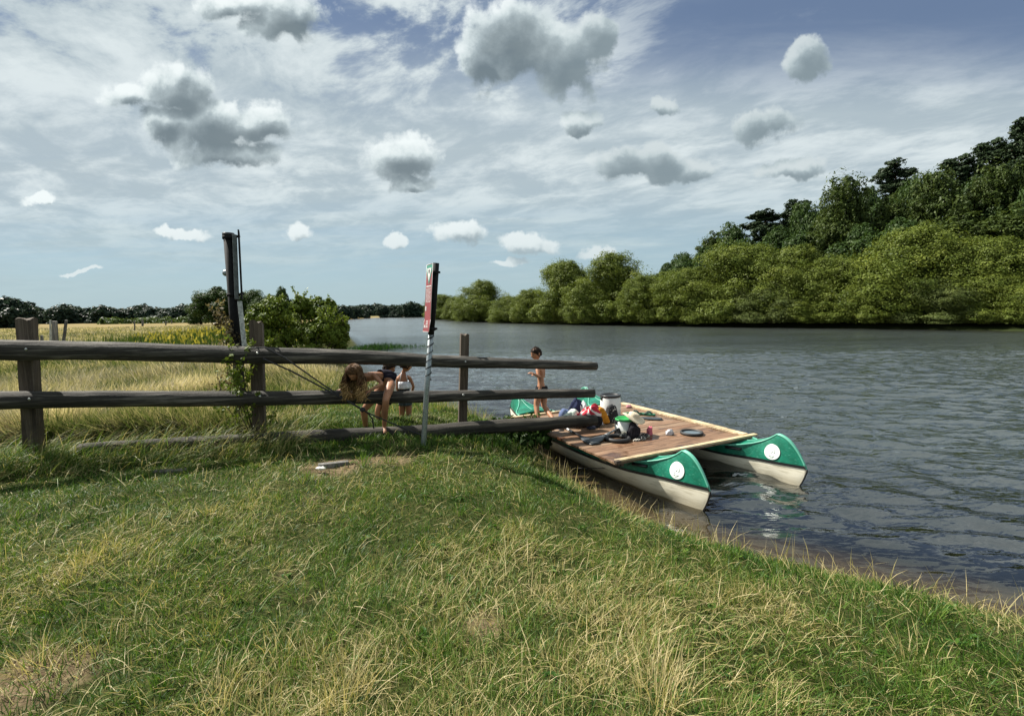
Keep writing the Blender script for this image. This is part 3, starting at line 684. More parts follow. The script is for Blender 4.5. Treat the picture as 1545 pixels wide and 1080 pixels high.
for (u, vt, hw, back, kind, lab) in [
    (1005, 398, 24, 12, 'oak', 'dark rounded tree at the lower left end of the slope wood'),
    (1032, 378, 26, 16, 'oak', 'small dark oak second from the left end of the slope wood'),
    (1072, 352, 26, 20, 'birch', 'thin airy tree at the top left of the slope wood'),
    (1105, 338, 38, 19, 'oak', 'dark oak with a wide rounded crown left of the pines'),
    (1150, 318, 34, 26, 'pine', 'pine rising behind the dark oak'),
    (1172, 345, 40, 17, 'oak', 'fresh green oak below the first pines'),
    (1193, 305, 26, 28, 'pine', 'narrow pine left of the weeping birch'),
    (1222, 300, 30, 22, 'oak', 'dark tree touching the weeping birch on its left'),
    (1266, 262, 40, 14, 'birch', 'weeping birch with long hanging branches, tallest of the slope middle'),
    (1250, 330, 34, 12, 'birch', 'lower weeping birch in front of the tall one'),
    (1300, 285, 30, 24, 'oak', 'dark tree right behind the weeping birch'),
    (1338, 244, 30, 28, 'pine', 'pine with a ragged top right of the weeping birch'),
    (1330, 300, 36, 15, 'birch', 'olive birch below the ragged pine'),
    (1362, 262, 30, 24, 'oak', 'dark crown between two birches high on the slope'),
    (1396, 254, 38, 15, 'birch', 'pale limbed birch with olive leaves on the slope'),
    (1428, 238, 30, 26, 'pine', 'pine above the pale limbed birch'),
    (1448, 270, 38, 18, 'oak', 'dark oak right of the pale limbed birch'),
    (1474, 214, 28, 28, 'pine', 'wind bent pine second from the top of the slope'),
    (1490, 245, 42, 16, 'birch', 'large olive birch near the top right'),
    (1526, 183, 34, 26, 'pine', 'topmost pine of the slope near the right edge'),
    (1548, 200, 34, 22, 'pine', 'dense pine cut by the right edge of the photo'),
    (1545, 270, 46, 14, 'oak', 'dark oak low at the right edge of the slope'),
    (1290, 340, 46, 11, 'oak', 'shaded tree at the foot of the slope behind the dip'),
    (1360, 330, 50, 11, 'oak', 'shaded tree at the foot of the slope behind the tallest bush'),
    (1440, 330, 50, 11, 'birch', 'shaded birch at the foot of the slope behind the wide willow'),
    (1200, 350, 40, 12, 'oak', 'shaded tree at the slope foot left of the low weeping birch'),
    (1510, 320, 50, 11, 'birch', 'shaded birch at the slope foot near the right edge'),
    (1600, 190, 50, 20, 'oak', 'dark oak just outside the right edge'), (1640, 230, 60, 14, 'birch', 'birch just outside the right edge'),
    (1120, 362, 40, 13, 'oak', 'shaded tree behind the yellowish high willow'), (1060, 375, 34, 13, 'oak', 'shaded tree at the start of the slope behind the willows')]:
    bankrow(kind, u, vt, hw, back, lab, G2)
# distant trees round the river bend and behind the meadow
def far_tree(u, vt, vb, y, hw, label, group, kind='far'):
    p = pd(u, vt, y); z = min(pd(u, vb, y).z, p.z-2); zz = max(z, -2.6)
    h = p.z-zz; h0 = {'far': 9.6, 'oak': 10.6, 'birch': 14.8}[kind]; R0 = {'far': 5.5, 'oak': 5.0, 'birch': 3.6}[kind]
    plant(kind, int(rng.integers(3)), p.x, y, h, hw/720*y/R0/(h/h0), label, group, z=zz)
GF = 'distant row of trees behind the meadow'; LF = 'dark rounded tree in the distant row behind the meadow'
GR = 'distant trees round the river bend'; LR = 'dark tree in the distant wood round the river bend'
u = 44
while u < 400:
    vt = 463+3*math.sin(u*.11)+2*math.sin(u*.31+1)-4*float(sstep(np.array([u]), 250, 300)[0]); far_tree(u, vt+rng.normal(0, 1.2)-1, 493, 205+rng.random()*20, 17+6*rng.random(), LF, GF); u += 10+4*rng.random()
for u in range(400, 530, 13): far_tree(u, 462+rng.normal(0, 1.5), 486, 215, 14, LF, GF)
for i, (u, vt, hw, lab) in enumerate([(-22, 444, 32, 'dark tree cut by the left edge of the photo'), (14, 446, 27, 'large dark tree at the left end of the meadow'), (36, 458, 16, 'smaller tree at the side of the large left tree')]): far_tree(u, vt, 493, 120, hw, lab, None)
for (u, vt, hw, lab, d) in [(328, 433, 34, 'large dark tree left of the tilted board post', 110), (375, 436, 26, 'dark tree just right of the tilted board post', 112), (300, 452, 18, 'tree at the left flank of the large dark tree', 118), (425, 433, 18, 'slender tree rising behind the leafy bush', 60), (400, 444, 20, 'tree behind the bush between post and slender tree', 95)]: far_tree(u, vt, 488 if d > 70 else 500, d, hw, lab, None, 'oak')
u = 505
while u < 700:
    far_tree(u, 459+rng.normal(0, 1.5), 478, 460+rng.random()*40, 13+4*rng.random(), LR, GR); u += 9
for (u, vt, hw, d, lab) in [(533, 461, 12, 230, 'round dark tree at the left side of the river bend'), (552, 464, 11, 250, 'second round tree along the river bend'), (578, 460, 13, 270, 'wide round tree on the bank of the river bend'), (620, 454, 19, 260, 'largest tree of the river bend, left of the red sign'), (600, 466, 12, 265, 'low pale tree left of the largest bend tree'), (645, 463, 13, 300, 'tree half hidden by the red sign')]: far_tree(u, vt, 479, d, hw, lab, None)
# hedge in front of the distant row
mb_l = []
for i in range(22):
    u = 155+i*7; p = pd(u, 480, 170); mb_l.append((p.x, 170+rng.normal(0, 2), -.4, 2.0+.5*rng.random()))
for i in range(8):
    u = 352+i*6-75; p = pd(u, 482, 170); mb_l.append((p.x, 170, -.7, 1.6))
V, Qd, A_ = lobes_cloud(mb_l, 30, .5, tone0=.75, subn=10, flat=.9)
tag(link("hedge", npmesh("hedge", V, Qd, mats=[M_OAK], attrs={'tone': A_})), "low green hedge running in front of the distant tree row", "hedge")

# leafy bush behind the fence, and the climber round the post
def bush(name, label, cat, lobes, per, size, mat, tone, shoots, shoot_h, loc, stem=.012, subn=18, slen=.5):
    r = thing(name, label, cat, loc); V, Qd, A_ = lobes_cloud(lobes, per, size, tone0=tone, gap=.7, zmin=0, subn=subn, shell=.6)
    parts_ = [(V, Qd, A_)]; mb = MB(); k = len(V)
    for i in range(shoots):
        l = lobes[int(rng.integers(len(lobes)))]; a = rng.random()*6.28; d = Vector((math.cos(a)*.5, math.sin(a)*.5, .9+.3*rng.random())).normalized()
        s_ = Vector(l[:3])+d*l[3]*.7; e_ = s_+d*shoot_h*(.4+.8*rng.random()); mb.tube([(l[0]*.3, l[1]*.3, 0), tuple(l[:3]), s_, e_], [stem*2, stem*1.3, stem, stem*.3], 5)
        m_ = int(slen*40); t = rng.random(m_)[:, None]; C = np.array(s_)*(1-t)+np.array(e_)*t+rng.normal(0, size*.5, (m_, 3))
        V2, Q2, A2 = leafcards(C, rng.normal(0, 1, C.shape), np.full(m_, size*.9), np.clip(rng.normal(tone+.1, .15, m_), 0, 1), 2.4); parts_.append((V2, Q2+k, A2)); k += len(V2)
    V = np.concatenate([p[0] for p in parts_]); Qd = np.concatenate([p[1] for p in parts_]); A_ = np.concatenate([p[2] for p in parts_])
    link("foliage", npmesh(name+"_leaves", V, Qd, mats=[mat], attrs={'tone': A_}), r); o = mb.obj("stem", M_BARK); o.parent = r; return r
p = px(452, 538, -.5); Y0 = 17.0; c0 = pd(452, 500, Y0)
lob = []
for (u, v, r) in [(395, 480, .75), (425, 470, .8), (455, 478, .9), (480, 470, .7), (500, 492, .65), (410, 505, .8), (440, 508, .9), (475, 508, .9), (505, 515, .55), (385, 505, .6), (450, 460, .45), (520, 495, .35), (512, 505, .4), (430, 530, .7), (480, 532, .7)]:
    q_ = pd(u, v, Y0); lob.append((q_.x-c0.x, rng.normal(0, .5), q_.z+.62, r*.66))
bush("leafy_bush", "big leafy green bush with loose shoots at the river edge behind the fence", "bush", lob, 330, .055, M_BUSH, .48, 120, .42, (c0.x, Y0, -.62), subn=22)
# ------------------------------------------------------------------ object materials
def simple(name, col, rough=.5, metal=0, spec=.5, var=.0, vs=20, bumpy=0, coat=0):
    m, q = newmat(name); tc = q.node('ShaderNodeTexCoord', None, out=3)
    n_ = q.noise(tc, vs, 4, .6)
    c = q.mix(q.smooth(n_, .3, .7), tuple(x*(1-var) for x in col), tuple(min(1, x*(1+var)) for x in col)) if var else (*col, 1)
    k = dict(Base_Color=c, Roughness=rough, Metallic=metal, Specular_IOR_Level=spec)
    if coat: k['Coat_Weight'] = coat; k['Coat_Roughness'] = .15
    if bumpy: k['Normal'] = q.bump(n_, bumpy, .01)
    bsdf(q, **k); return m
def wood(name, c1, c2, c3, axis_=0, stretch=14, rough=.8, scale=3.0, coat=0, cracks=.55, board=0, rotz=0):
    m, q = newmat(name); tc = q.node('ShaderNodeTexCoord', None, out=3)
    mp = q.node('ShaderNodeMapping', {'Vector': tc, 'Rotation': (0, 0, rotz)})
    s_ = [stretch]*3; s_[axis_] = .8
    n1 = q.noise(q.v('MULTIPLY', mp, tuple(s_)), scale*.5, 6, .68, .6); n2 = q.noise(mp, 2.2, 4, .6)
    c = q.ramp(n1, [(.3, c1), (.5, c2), (.72, c3)])
    c = q.mix(q.smooth(n2, .42, .68), c, q.mix(1., c, (.52, .50, .48), 'MULTIPLY'))
    cr = q.smooth(n1, .34, .30)
    c = q.mix(q.m('MULTIPLY', cr, cracks), c, (.01, .008, .006))
    k = dict(Base_Color=c, Roughness=rough, Normal=q.bump(n1, 1., .03))
    if coat: k['Coat_Weight'] = coat; k['Coat_Roughness'] = .2
    bsdf(q, **k); return m
FD = math.atan(.263)
M_RAIL = wood("weathered_rail_wood", (.007, .006, .004), (.034, .029, .022), (.21, .19, .16), 0, 16, .82, 3.4, rotz=-FD, cracks=.9)
M_POST = wood("weathered_post_wood", (.030, .021, .014), (.085, .062, .042), (.17, .135, .10), 2, 16, .85, 3.0)
M_GREYPOST = wood("grey_post_wood", (.06, .055, .05), (.15, .14, .125), (.32, .30, .27), 2, 12, .85, 3.0)
M_BLACK = simple("black_plastic", (.012, .012, .013), .35)
M_BLACKM = simple("black_painted_metal", (.010, .010, .011), .8, .0, .2, .3)
M_RUBBER = simple("black_rubber", (.015, .015, .016), .6)
M_ZINC = simple("galvanised_metal", (.26, .29, .30), .42, .75, .5, .3, 60)
M_ROPE = simple("dark_rope", (.02, .02, .022), .8, var=.4, vs=200)
M_WHITEP = simple("white_plastic", (.62, .63, .60), .35, var=.06, vs=8)
M_GREENP = simple("green_lid_plastic", (.02, .30, .06), .35)
M_STEELBOLT = simple("bolt_steel", (.4, .4, .38), .4, .9)
# ------------------------------------------------------------------ fence
def flat_at(u, v, off=0.0):           # point in the fence's vertical plane, off metres towards the camera
    d = ray(u, v); t = (fence_y(0)-off)/(d.y-.263*d.x); return Vector((d.x*t, d.y*t, EYE+d.z*t))
fence = thing("rail_fence", "weathered log rail fence with three square posts and round rails ending over the raft", "fence", flat_at(392, 655))
def rail(name, pts, mat, off, n=22):
    P_ = [flat_at(u, v, off) for (u, v, th) in pts]; R_ = [th/2*p.y/FPX for (u, v, th), p in zip(pts, P_)]
    us = np.linspace(0, 1, 70); k = np.linspace(0, 1, len(P_)); C = [Vector([np.interp(t, k, [p[i] for p in P_]) for i in range(3)]) for t in us]
    rr = np.interp(us, k, R_); mb = MB(); V = []
    d = (C[-1]-C[0]).normalized(); a = d.cross(Vector((0, 0, 1))).normalized(); b = a.cross(d)
    sd_ = rng.integers(1000)
    for i, c in enumerate(C):
        for j in range(n):
            an = 2*math.pi*j/n; wob = 1+.12*(float(vnoise(np.array([us[i]*26]), np.array([j % n*.55]), sd_)[0])-.5)+.06*(float(vnoise(np.array([us[i]*9]), np.array([math.sin(an)*1.5+3]), sd_+5)[0])-.5)
            V.append(c+(a*math.cos(an)+b*math.sin(an))*rr[i]*wob+b*.005*math.sin(us[i]*19+sd_))
    F = [(i*n+j, i*n+(j+1) % n, (i+1)*n+(j+1) % n, (i+1)*n+j) for i in range(len(C)-1) for j in range(n)]
    k0 = len(V); V.append(C[0]); V.append(C[-1]+d*.012)
    F += [(k0, (j+1) % n, j) for j in range(n)]+[(k0+1, (len(C)-1)*n+j, (len(C)-1)*n+(j+1) % n) for j in range(n)]
    mb.add(V, F); o = mb.obj(name, mat, fence); return o
rail("rail", [(-260, 521, 35), (0, 527.5, 31), (200, 531, 28), (400, 536, 26), (560, 540, 21), (700, 546, 18), (900, 553, 12)], M_RAIL, .20)
rail("rail", [(-260, 606, 32), (0, 603.5, 28), (200, 602, 25), (400, 600.5, 22.5), (560, 599.5, 20), (700, 596.5, 16), (896, 593.5, 13)], M_RAIL, .20)
M_LOG = wood("mossy_log_wood", (.008, .007, .005), (.032, .027, .019), (.12, .105, .08), 0, 12, .85, 3.0, rotz=-FD)
rail("bottom_log", [(120, 678, 17), (300, 667, 20), (460, 661, 23), (640, 652, 23), (700, 647, 22), (800, 640, 21), (899, 634, 17)], M_LOG, .19)
def post(u0, v0, u1, v1, wpx, mat=M_POST, bev=.012):
    a = flat_at(u0, v0, 0); b = flat_at(u1, v1, 0); w_ = wpx*b.y/FPX; a = a-(b-a).normalized()*.35*1
    mb = MB(); n = 14
    d = (b-a).normalized(); x_ = Vector((1, .263, 0)).normalized(); y_ = d.cross(x_).normalized(); x_ = y_.cross(d)
    rows = []
    for i in range(n+1):
        c = a.lerp(b, i/n); r_ = []
        prof = [(-.5, -.5), (-.25, -.505), (0, -.5), (.25, -.505), (.5, -.5), (.5, 0), (.5, .5), (0, .5), (-.5, .5), (-.5, 0)]
        for (px_, py_) in prof: r_.append(c+x_*px_*w_*(1+.02*rng.normal())+y_*py_*w_*.85*(1+.02*rng.normal())+(d*.018*rng.normal() if i == n else Vector((0, 0, 0))))
        rows.append(r_+[r_[0]])
    mb.grid(rows); k = len(mb.V); mb.V.append(tuple(b+d*.004)); L_ = n*11; mb.F += [(k, L_+j, L_+j+1) for j in range(10)]
    o = mb.obj("post", mat, fence, smooth=False); return o
post(52, 690, 40, 481, 19); post(392, 660, 387, 486, 17); post(697.5, 641, 701, 504, 12.5)
for (u, v) in [(39, 527), (44, 602), (388, 533), (392, 598), (702, 546), (699, 596)]:
    p = flat_at(u, v, .20+ (.105 if u < 500 else .075)); mb = MB(); mb.lathe([(0, .008), (.012, .006), (.016, 0)], 10, p, Matrix.Rotation(rad(90), 3, 'X')); mb.obj("bolt", M_STEELBOLT, fence)

# plank pieces lying in the lawn
def lying(name, label, a, b, w_, h_, mat):
    mb = MB(); mb.bar(a, b, w_, h_); o = mb.obj(name, mat, bevel=.006, smooth=False); return tag(o, label, "plank")
def gp(u, v, dz=0.0):
    p = px(u, v, 0)
    for _ in range(6): p = px(u, v, Hs(p.x, p.y)+dz)
    return p
a, b = gp(480, 704, .0), gp(526, 699, .0); lying("weathered_plank", "short pale weathered plank sunk in the bare earth before the fence", a, b, .07, .06, M_GREYPOST)
a, b = gp(232, 713, .0), gp(280, 711, .0); lying("weathered_plank", "grey plank half hidden in the grass left of the short pale plank", a, b, .08, .05, M_GREYPOST)
m_paper = simple("white_litter", (.7, .68, .62), .8, var=.1)
p = gp(484, 706, .05); mb = MB(); mb.ball(p, .035, 9, 6, (1.3, .8, .5), jit=.7); tag(mb.obj("stone", m_paper, smooth=False), "small white stone at the end of the short pale plank", "stone")

# ------------------------------------------------------------------ small fence posts of the meadow
def fieldpost(u, vt, vb, w_px, y, mat, label, lean=0, group=None):
    t_ = pd(u, vt, y); b_ = pd(u+lean, vb, y); w_ = w_px/FPX*y; mb = MB()
    pts = [b_+(b_-t_)*.1, b_.lerp(t_, .35)+Vector((w_*.08, 0, 0)), b_.lerp(t_, .7), t_]; mb.tube(pts, [w_*.52, w_*.5, w_*.47, w_*.44], 7, wob=.15)
    tag(mb.obj("field_post", mat, smooth=False), label, "post", group)
M_LIGHTPOST = simple("whitewashed_post", (.38, .38, .34), .8, var=.3, vs=8)
fieldpost(76, 483, 522, 2.6, 11.5, M_LIGHTPOST, "thin pale post in the meadow next to the broad brown stump post")
fieldpost(82.5, 484.5, 522, 7.5, 11.7, M_GREYPOST, "short broad grey post beside the thin pale one")
fieldpost(100, 483, 512, 4, 15, M_GREYPOST, "grey post leaning right in the meadow left of centre of the left side", -4)
fieldpost(63, 506, 516, 4, 12.5, M_GREYPOST, "low stump showing just above the top rail beside the leftmost fence post")
for (u, vt, vb, w_, lb_) in [(203, 485, 497, 2, "thin leaning distant meadow post, leftmost of the four far ones"), (215, 482, 491, 3, "thickest of the four distant meadow posts before the hedge"), (250, 484, 490, 2, "short distant meadow post left of the rightmost one"), (259, 483, 488, 1.6, "tiniest distant meadow post, rightmost of the four far ones")]:
    fieldpost(u, vt, vb, w_, 48, M_GREYPOST, lb_, 0, "distant posts of the old meadow fence")

# ------------------------------------------------------------------ tilted board post
YB = 6.75
def P3(u, v, y): return pd(u, v, y)
bp = thing("information_board", "tilted black pole carrying a narrow board seen edge on, behind the fence", "signboard", P3(366, 640, YB))
top_, bot_ = P3(344.5, 354, YB), P3(367, 650, YB); dd = (top_-bot_).normalized()
mb = MB(); mb.tube([bot_-dd*.2, bot_.lerp(top_, .5), top_], [.068, .066, .064], 16); mb.obj("pole", M_BLACKM, bp)
mb = MB(); mb.tube([top_-dd*.02, top_+dd*.02], .076, 16); mb.obj("pole_cap", M_BLACK, bp)
for f in (.985, .70, .43):
    c = bot_.lerp(top_, f); mb = MB(); mb.tube([c-dd*.022, c+dd*.022], .079, 16); mb.bar(c+Vector((.05, 0, 0)), c+Vector((.155, .0, .02)), .03, .03); mb.obj("clamp", M_BLACKM, bp)
t2, b2 = P3(355, 351, YB-.02), P3(366, 538, YB-.02); d2 = (b2-t2).normalized()
M_BOARDF = simple("board_frame_aluminium", (.13, .145, .145), .5, .3, var=.25)
wdir = Vector((-.47, .88, 0)).normalized()
def panel(t_, b_, thick, wide, mat, name, shift=0):
    c = (t_+b_)/2+wdir*shift; ax = (b_-t_).normalized(); x_ = wdir.cross(ax).normalized(); mb = MB()
    mb.box(c, (thick, wide, (b_-t_).length), Matrix((x_, wdir, -ax)).transposed()); return mb.obj(name, mat, bp, smooth=False, bevel=.004)
panel(t2+Vector((.05, 0, 0)), P3(360, 452, YB)+Vector((.05, 0, 0)), .020, .30, M_BLACKM, "frame", -.12)
panel(t2+Vector((-.01, 0, -.05)), P3(360, 452, YB)+Vector((-.02, 0, 0)), .05, .26, M_BOARDF, "board", -.05)
panel(P3(362, 455, YB), P3(370, 530, YB), .055, .16, simple("peeling_white_board", (.36, .38, .36), .7, var=.4, vs=30), "board", -.12)
mb = MB(); c = P3(341, 412, YB); mb.ball(c, .05, 10, 7, (1, .8, .9)); mb.tube([c, c+Vector((.11, 0, 0))], .02, 8); mb.obj("clamp_knob", M_ZINC, bp)

# ------------------------------------------------------------------ red sign on its leaning pole
YS = 5.72
sg = thing("warning_sign", "narrow red sign with green band and white triangle on a leaning metal pole", "sign", P3(639, 676, YS))
b0, mid0, t0 = P3(638.5, 678, YS), P3(650.5, 502, YS-.01), P3(658, 397, YS-.01)
mb = MB(); d = (mid0-b0).normalized(); mb.tube([b0-d*.3, b0, b0.lerp(mid0, .5)-Vector((.006, 0, 0)), mid0+d*.1], [.033, .033, .032, .032], 14); mb.obj("pole", M_ZINC, sg)
mb = MB(); mb.tube([mid0-d*.02, mid0.lerp(t0, .5)+Vector((.004, 0, 0)), t0], [.037, .037, .037], 14); mb.obj("pole_sleeve", M_BLACKM, sg)
mb = MB(); hel = []                                        # dark tape wound round the middle of the pole
for i in range(66):
    f = i/65; c = b0.lerp(mid0, .60+.40*f); an = i*.62; hel.append(c+Vector((math.cos(an)*.0345, math.sin(an)*.0345, 0)))
mb.tube(hel, .009, 5, sq=.5); mb.obj("wound_tape", M_RUBBER, sg)
for (u, v) in ((656, 411), (651.5, 496)):
    c = P3(u, v, YS-.01); mb = MB(); mb.tube([c-d*.018, c+d*.018], .046, 14); mb.bar(c+Vector((.03, 0, 0)), c+Vector((.065, 0, 0)), .02, .025); mb.obj("clamp", M_BLACKM, sg)
nS = Vector((-.885, -.465, 0)).normalized(); wS = Vector((.465, -.885, 0)).normalized()
tl = P3(644.0, 400, YS+.02); bl = P3(640.5, 482, YS-.0); bl2 = P3(638.0, 500, YS+.0)
SW = .225
def spt(a, b, off=0.0):                # a: 0..1 across, b: 0..1 down the straight panel, >1 the bent foot
    p = tl.lerp(bl, b) if b <= 1 else bl.lerp(bl2, (b-1)/.22)
    return p+wS*SW*a+nS*off+(Vector((0, 0, -.0))) 
m_red = simple("sign_red", (.25, .045, .05), .42, var=.12, vs=9); m_sgreen = simple("sign_green", (.06, .25, .18), .45, var=.1); m_sw = simple("sign_white", (.62, .62, .60), .5, var=.1, vs=40); m_sb = simple("sign_black", (.02, .02, .02), .5); m_back = simple("sign_back_aluminium", (.3, .31, .31), .5, .6)
rows = [[spt(a, b) for a in (0, .5, 1)] for b in (0, .25, .5, .75, 1, 1.22)]; rows2 = [[spt(a, b, -.004) for a in (0, .5, 1)] for b in (0, .25, .5, .75, 1, 1.22)]
mb = MB(); mb.grid(rows); mb.obj("sign_face", m_red, sg, smooth=False); mb = MB(); mb.grid(rows2); mb.obj("sign_back", m_back, sg, smooth=False)
mb = MB()
for (A_, B_) in (((0, 0), (1, 0)), ((0, 1), (0, 0)), ((1, 1), (1, 0)), ((0, 1.22), (1, 1.22)), ((0, 1), (0, 1.22)), ((1, 1), (1, 1.22))): mb.tube([spt(*A_), spt(*B_)], .0028, 6)
mb.obj("sign_rim", m_sw, sg)
def quad(pts, off, mat, name):
    mb = MB(); mb.add([spt(a, b, off) for a, b in pts], [tuple(range(len(pts)))]); return mb.obj(name, mat, sg, smooth=False)
quad([(.03, .012), (.97, .012), (.97, .075), (.97, .10), (.5, .37), (.03, .10), (.03, .075)], .002, m_sgreen, "green_band")
quad([(.14, .07), (.86, .07), (.5, .31)], .004, m_sw, "triangle")
mb = MB()
for P_ in ([(.44, .095), (.56, .095), (.60, .125), (.40, .125)], [(.41, .13), (.59, .13), (.55, .165), (.45, .165)]): mb.add([spt(a, b, .006) for a, b in P_], [(0, 1, 2, 3)])
mb.obj("emblem", m_sb, sg, smooth=False)
mb = MB(); rr_ = random.Random(4)
for i, (b, h) in enumerate([(.385, .022)]+[(.43+.0225*k, .009) for k in range(12)]):
    a = .12
    while a < .86:
        w_ = (.26 if h > .015 else .07+.12*rr_.random()); w_ = min(w_, .9-a); mb.add([spt(a, b, .002), spt(a+w_, b, .002), spt(a+w_, b+h, .002), spt(a, b+h, .002)], [(0, 1, 2, 3)]); a += w_+.05
mb.obj("text_lines", m_sw, sg, smooth=False)
quad([(.10, .76), (.26, .76), (.26, .84), (.10, .84)], .003, m_sw, "white_label"); quad([(.12, 1.10), (.26, 1.10), (.26, 1.15), (.12, 1.15)], .003, m_sw, "white_label")
mb = MB()
for k in range(5):
    b = 1.02+k*.028; mb.add([spt(.35, b, .002), spt(.35+.25+.25*rr_.random(), b, .002), spt(.55+.2*rr_.random(), b+.012, .002), spt(.35, b+.012, .002)], [(0, 1, 2, 3)])
mb.obj("text_lines", m_sw, sg, smooth=False)

# ------------------------------------------------------------------ ropes
def rope(label, pts, r=.008, sag=0, name="rope"):
    P_ = [Vector(p) for p in pts]; out = []
    for i in range(len(P_)-1):
        for k in range(8):
            t = k/8; q_ = P_[i].lerp(P_[i+1], t); q_.z -= sag*4*t*(1-t); out.append(q_)
    out.append(P_[-1]); mb = MB(); mb.tube(out, r, 6); return tag(mb.obj(name, M_ROPE), label, "rope")
F_ = lambda u, v, off: flat_at(u, v, off)
kn = F_(547, 618, .45)
rope("upper dark rope running from the middle fence post down to the knot", [F_(372, 528, .08), F_(376, 526, .335), F_(400, 524, .33), F_(430, 540, .36), F_(490, 582, .40), kn], .0095)
rope("lower dark rope running from the middle fence post to the same knot", [F_(400, 548, .08), F_(397, 541, .325), F_(440, 560, .35), F_(500, 592, .42), kn], .0095)
rope("dark rope continuing from the knot down over the bottom log to the grass", [kn, F_(562, 626, .44), F_(600, 642, .40), F_(640, 658, .36), F_(668, 668, .33)], .0085)
rope("short rope end hanging from the knot to the log", [kn, F_(556, 624, .42), F_(562, 632, .36), F_(564, 646, .32)], .0085)
mb = MB(); mb.ball(kn, .03, 9, 6, (1.2, .8, 1), jit=.4); tag(mb.obj("rope_knot", M_ROPE), "dark knot joining the ropes beside the bending girl's knee", "knot")

# ------------------------------------------------------------------ canoes
M_CREAM = None
def hullmat():
    m, q = newmat("cream_hull"); tc = q.node('ShaderNodeTexCoord', None, out=3)
    sp = q.node('ShaderNodeSeparateXYZ', {0: tc}, out=None)
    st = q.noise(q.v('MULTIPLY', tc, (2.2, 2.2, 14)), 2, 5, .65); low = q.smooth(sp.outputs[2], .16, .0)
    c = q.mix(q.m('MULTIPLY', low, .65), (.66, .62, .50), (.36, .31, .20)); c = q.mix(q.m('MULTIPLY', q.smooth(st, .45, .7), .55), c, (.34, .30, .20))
    scr = q.noise(q.v('MULTIPLY', tc, (1.5, 30, 60)), 3, 3, .6); c = q.mix(q.m('MULTIPLY', q.smooth(scr, .62, .72), .5), c, (.85, .84, .78))
    bsdf(q, Base_Color=c, Roughness=.42, Specular_IOR_Level=.4); return m
def greenmat():
    m, q = newmat("green_gelcoat"); tc = q.node('ShaderNodeTexCoord', None, out=3); n_ = q.noise(tc, 5, 5, .65)
    c = q.mix(q.smooth(n_, .35, .7), (.004, .105, .062), (.010, .185, .115)); scr = q.noise(q.v('MULTIPLY', tc, (4, 30, 30)), 3, 3, .6)
    c = q.mix(q.m('MULTIPLY', q.smooth(scr, .56, .72), .55), c, (.10, .33, .24)); bsdf(q, Base_Color=c, Roughness=.38, Specular_IOR_Level=.45); return m
M_CREAM = hullmat(); M_CG = greenmat(); M_GEDGE = simple("pale_green_edge", (.10, .36, .26), .4); M_INNER = simple("canoe_inside", (.20, .19, .15), .6, var=.25)
HL = 2.50
def zs(s):
    a = abs(s)
    if a < 1.25: return .35
    if a < 2.12: t = (a-1.25)/.87; return .345+.235*t**3.4
    t = (a-2.12)/(HL-2.12); return .58-.32*(t**2.3)-.02*t
def zk(s):
    a = abs(s)
    if a < 2.15: return -.10
    t = (a-2.15)/(HL-2.15); return -.10+.31*max(0, t)**4
def hb(s):
    a = min(abs(s)/HL, 1); return max(.006, .465*(1-a**2.6)**.95)
def side(s, z):
    k, t = zk(s), zs(s); h = min(max((z-k)/(t-k), 0), 1); e = .34+.30*(abs(s)/HL)**3
    w = hb(s)*(h**e if h > 0 else 0)*(1-.12*sstep(np.array([h]), .55, 1.)[0]*(1-abs(s)/HL))
    kk = min(1, max(0, (abs(s)-1.5)/.62)); kk = kk*kk*(3-2*kk); w *= 1-kk*.88*(max(0, h-.25)/.75)**1.3
    return max(w, .004)
SS = np.concatenate([-HL+ .5*(1-np.cos(np.linspace(0, math.pi/2, 20))), np.linspace(-1.95, 1.95, 40), (HL-.5*(1-np.cos(np.linspace(0, math.pi/2, 20))))[::-1]])
def skin(z0f, z1f, n, both=True, inset=0.0):
    mb = MB()
    for sg_ in (1, -1):
        rows = []
        for s in SS:
            a, b = z0f(s), z1f(s); rows.append([Vector((s, sg_*(side(s, a+(b-a)*k/n)-inset), a+(b-a)*k/n)) for k in range(n+1)])
        mb.grid(rows)
    return mb
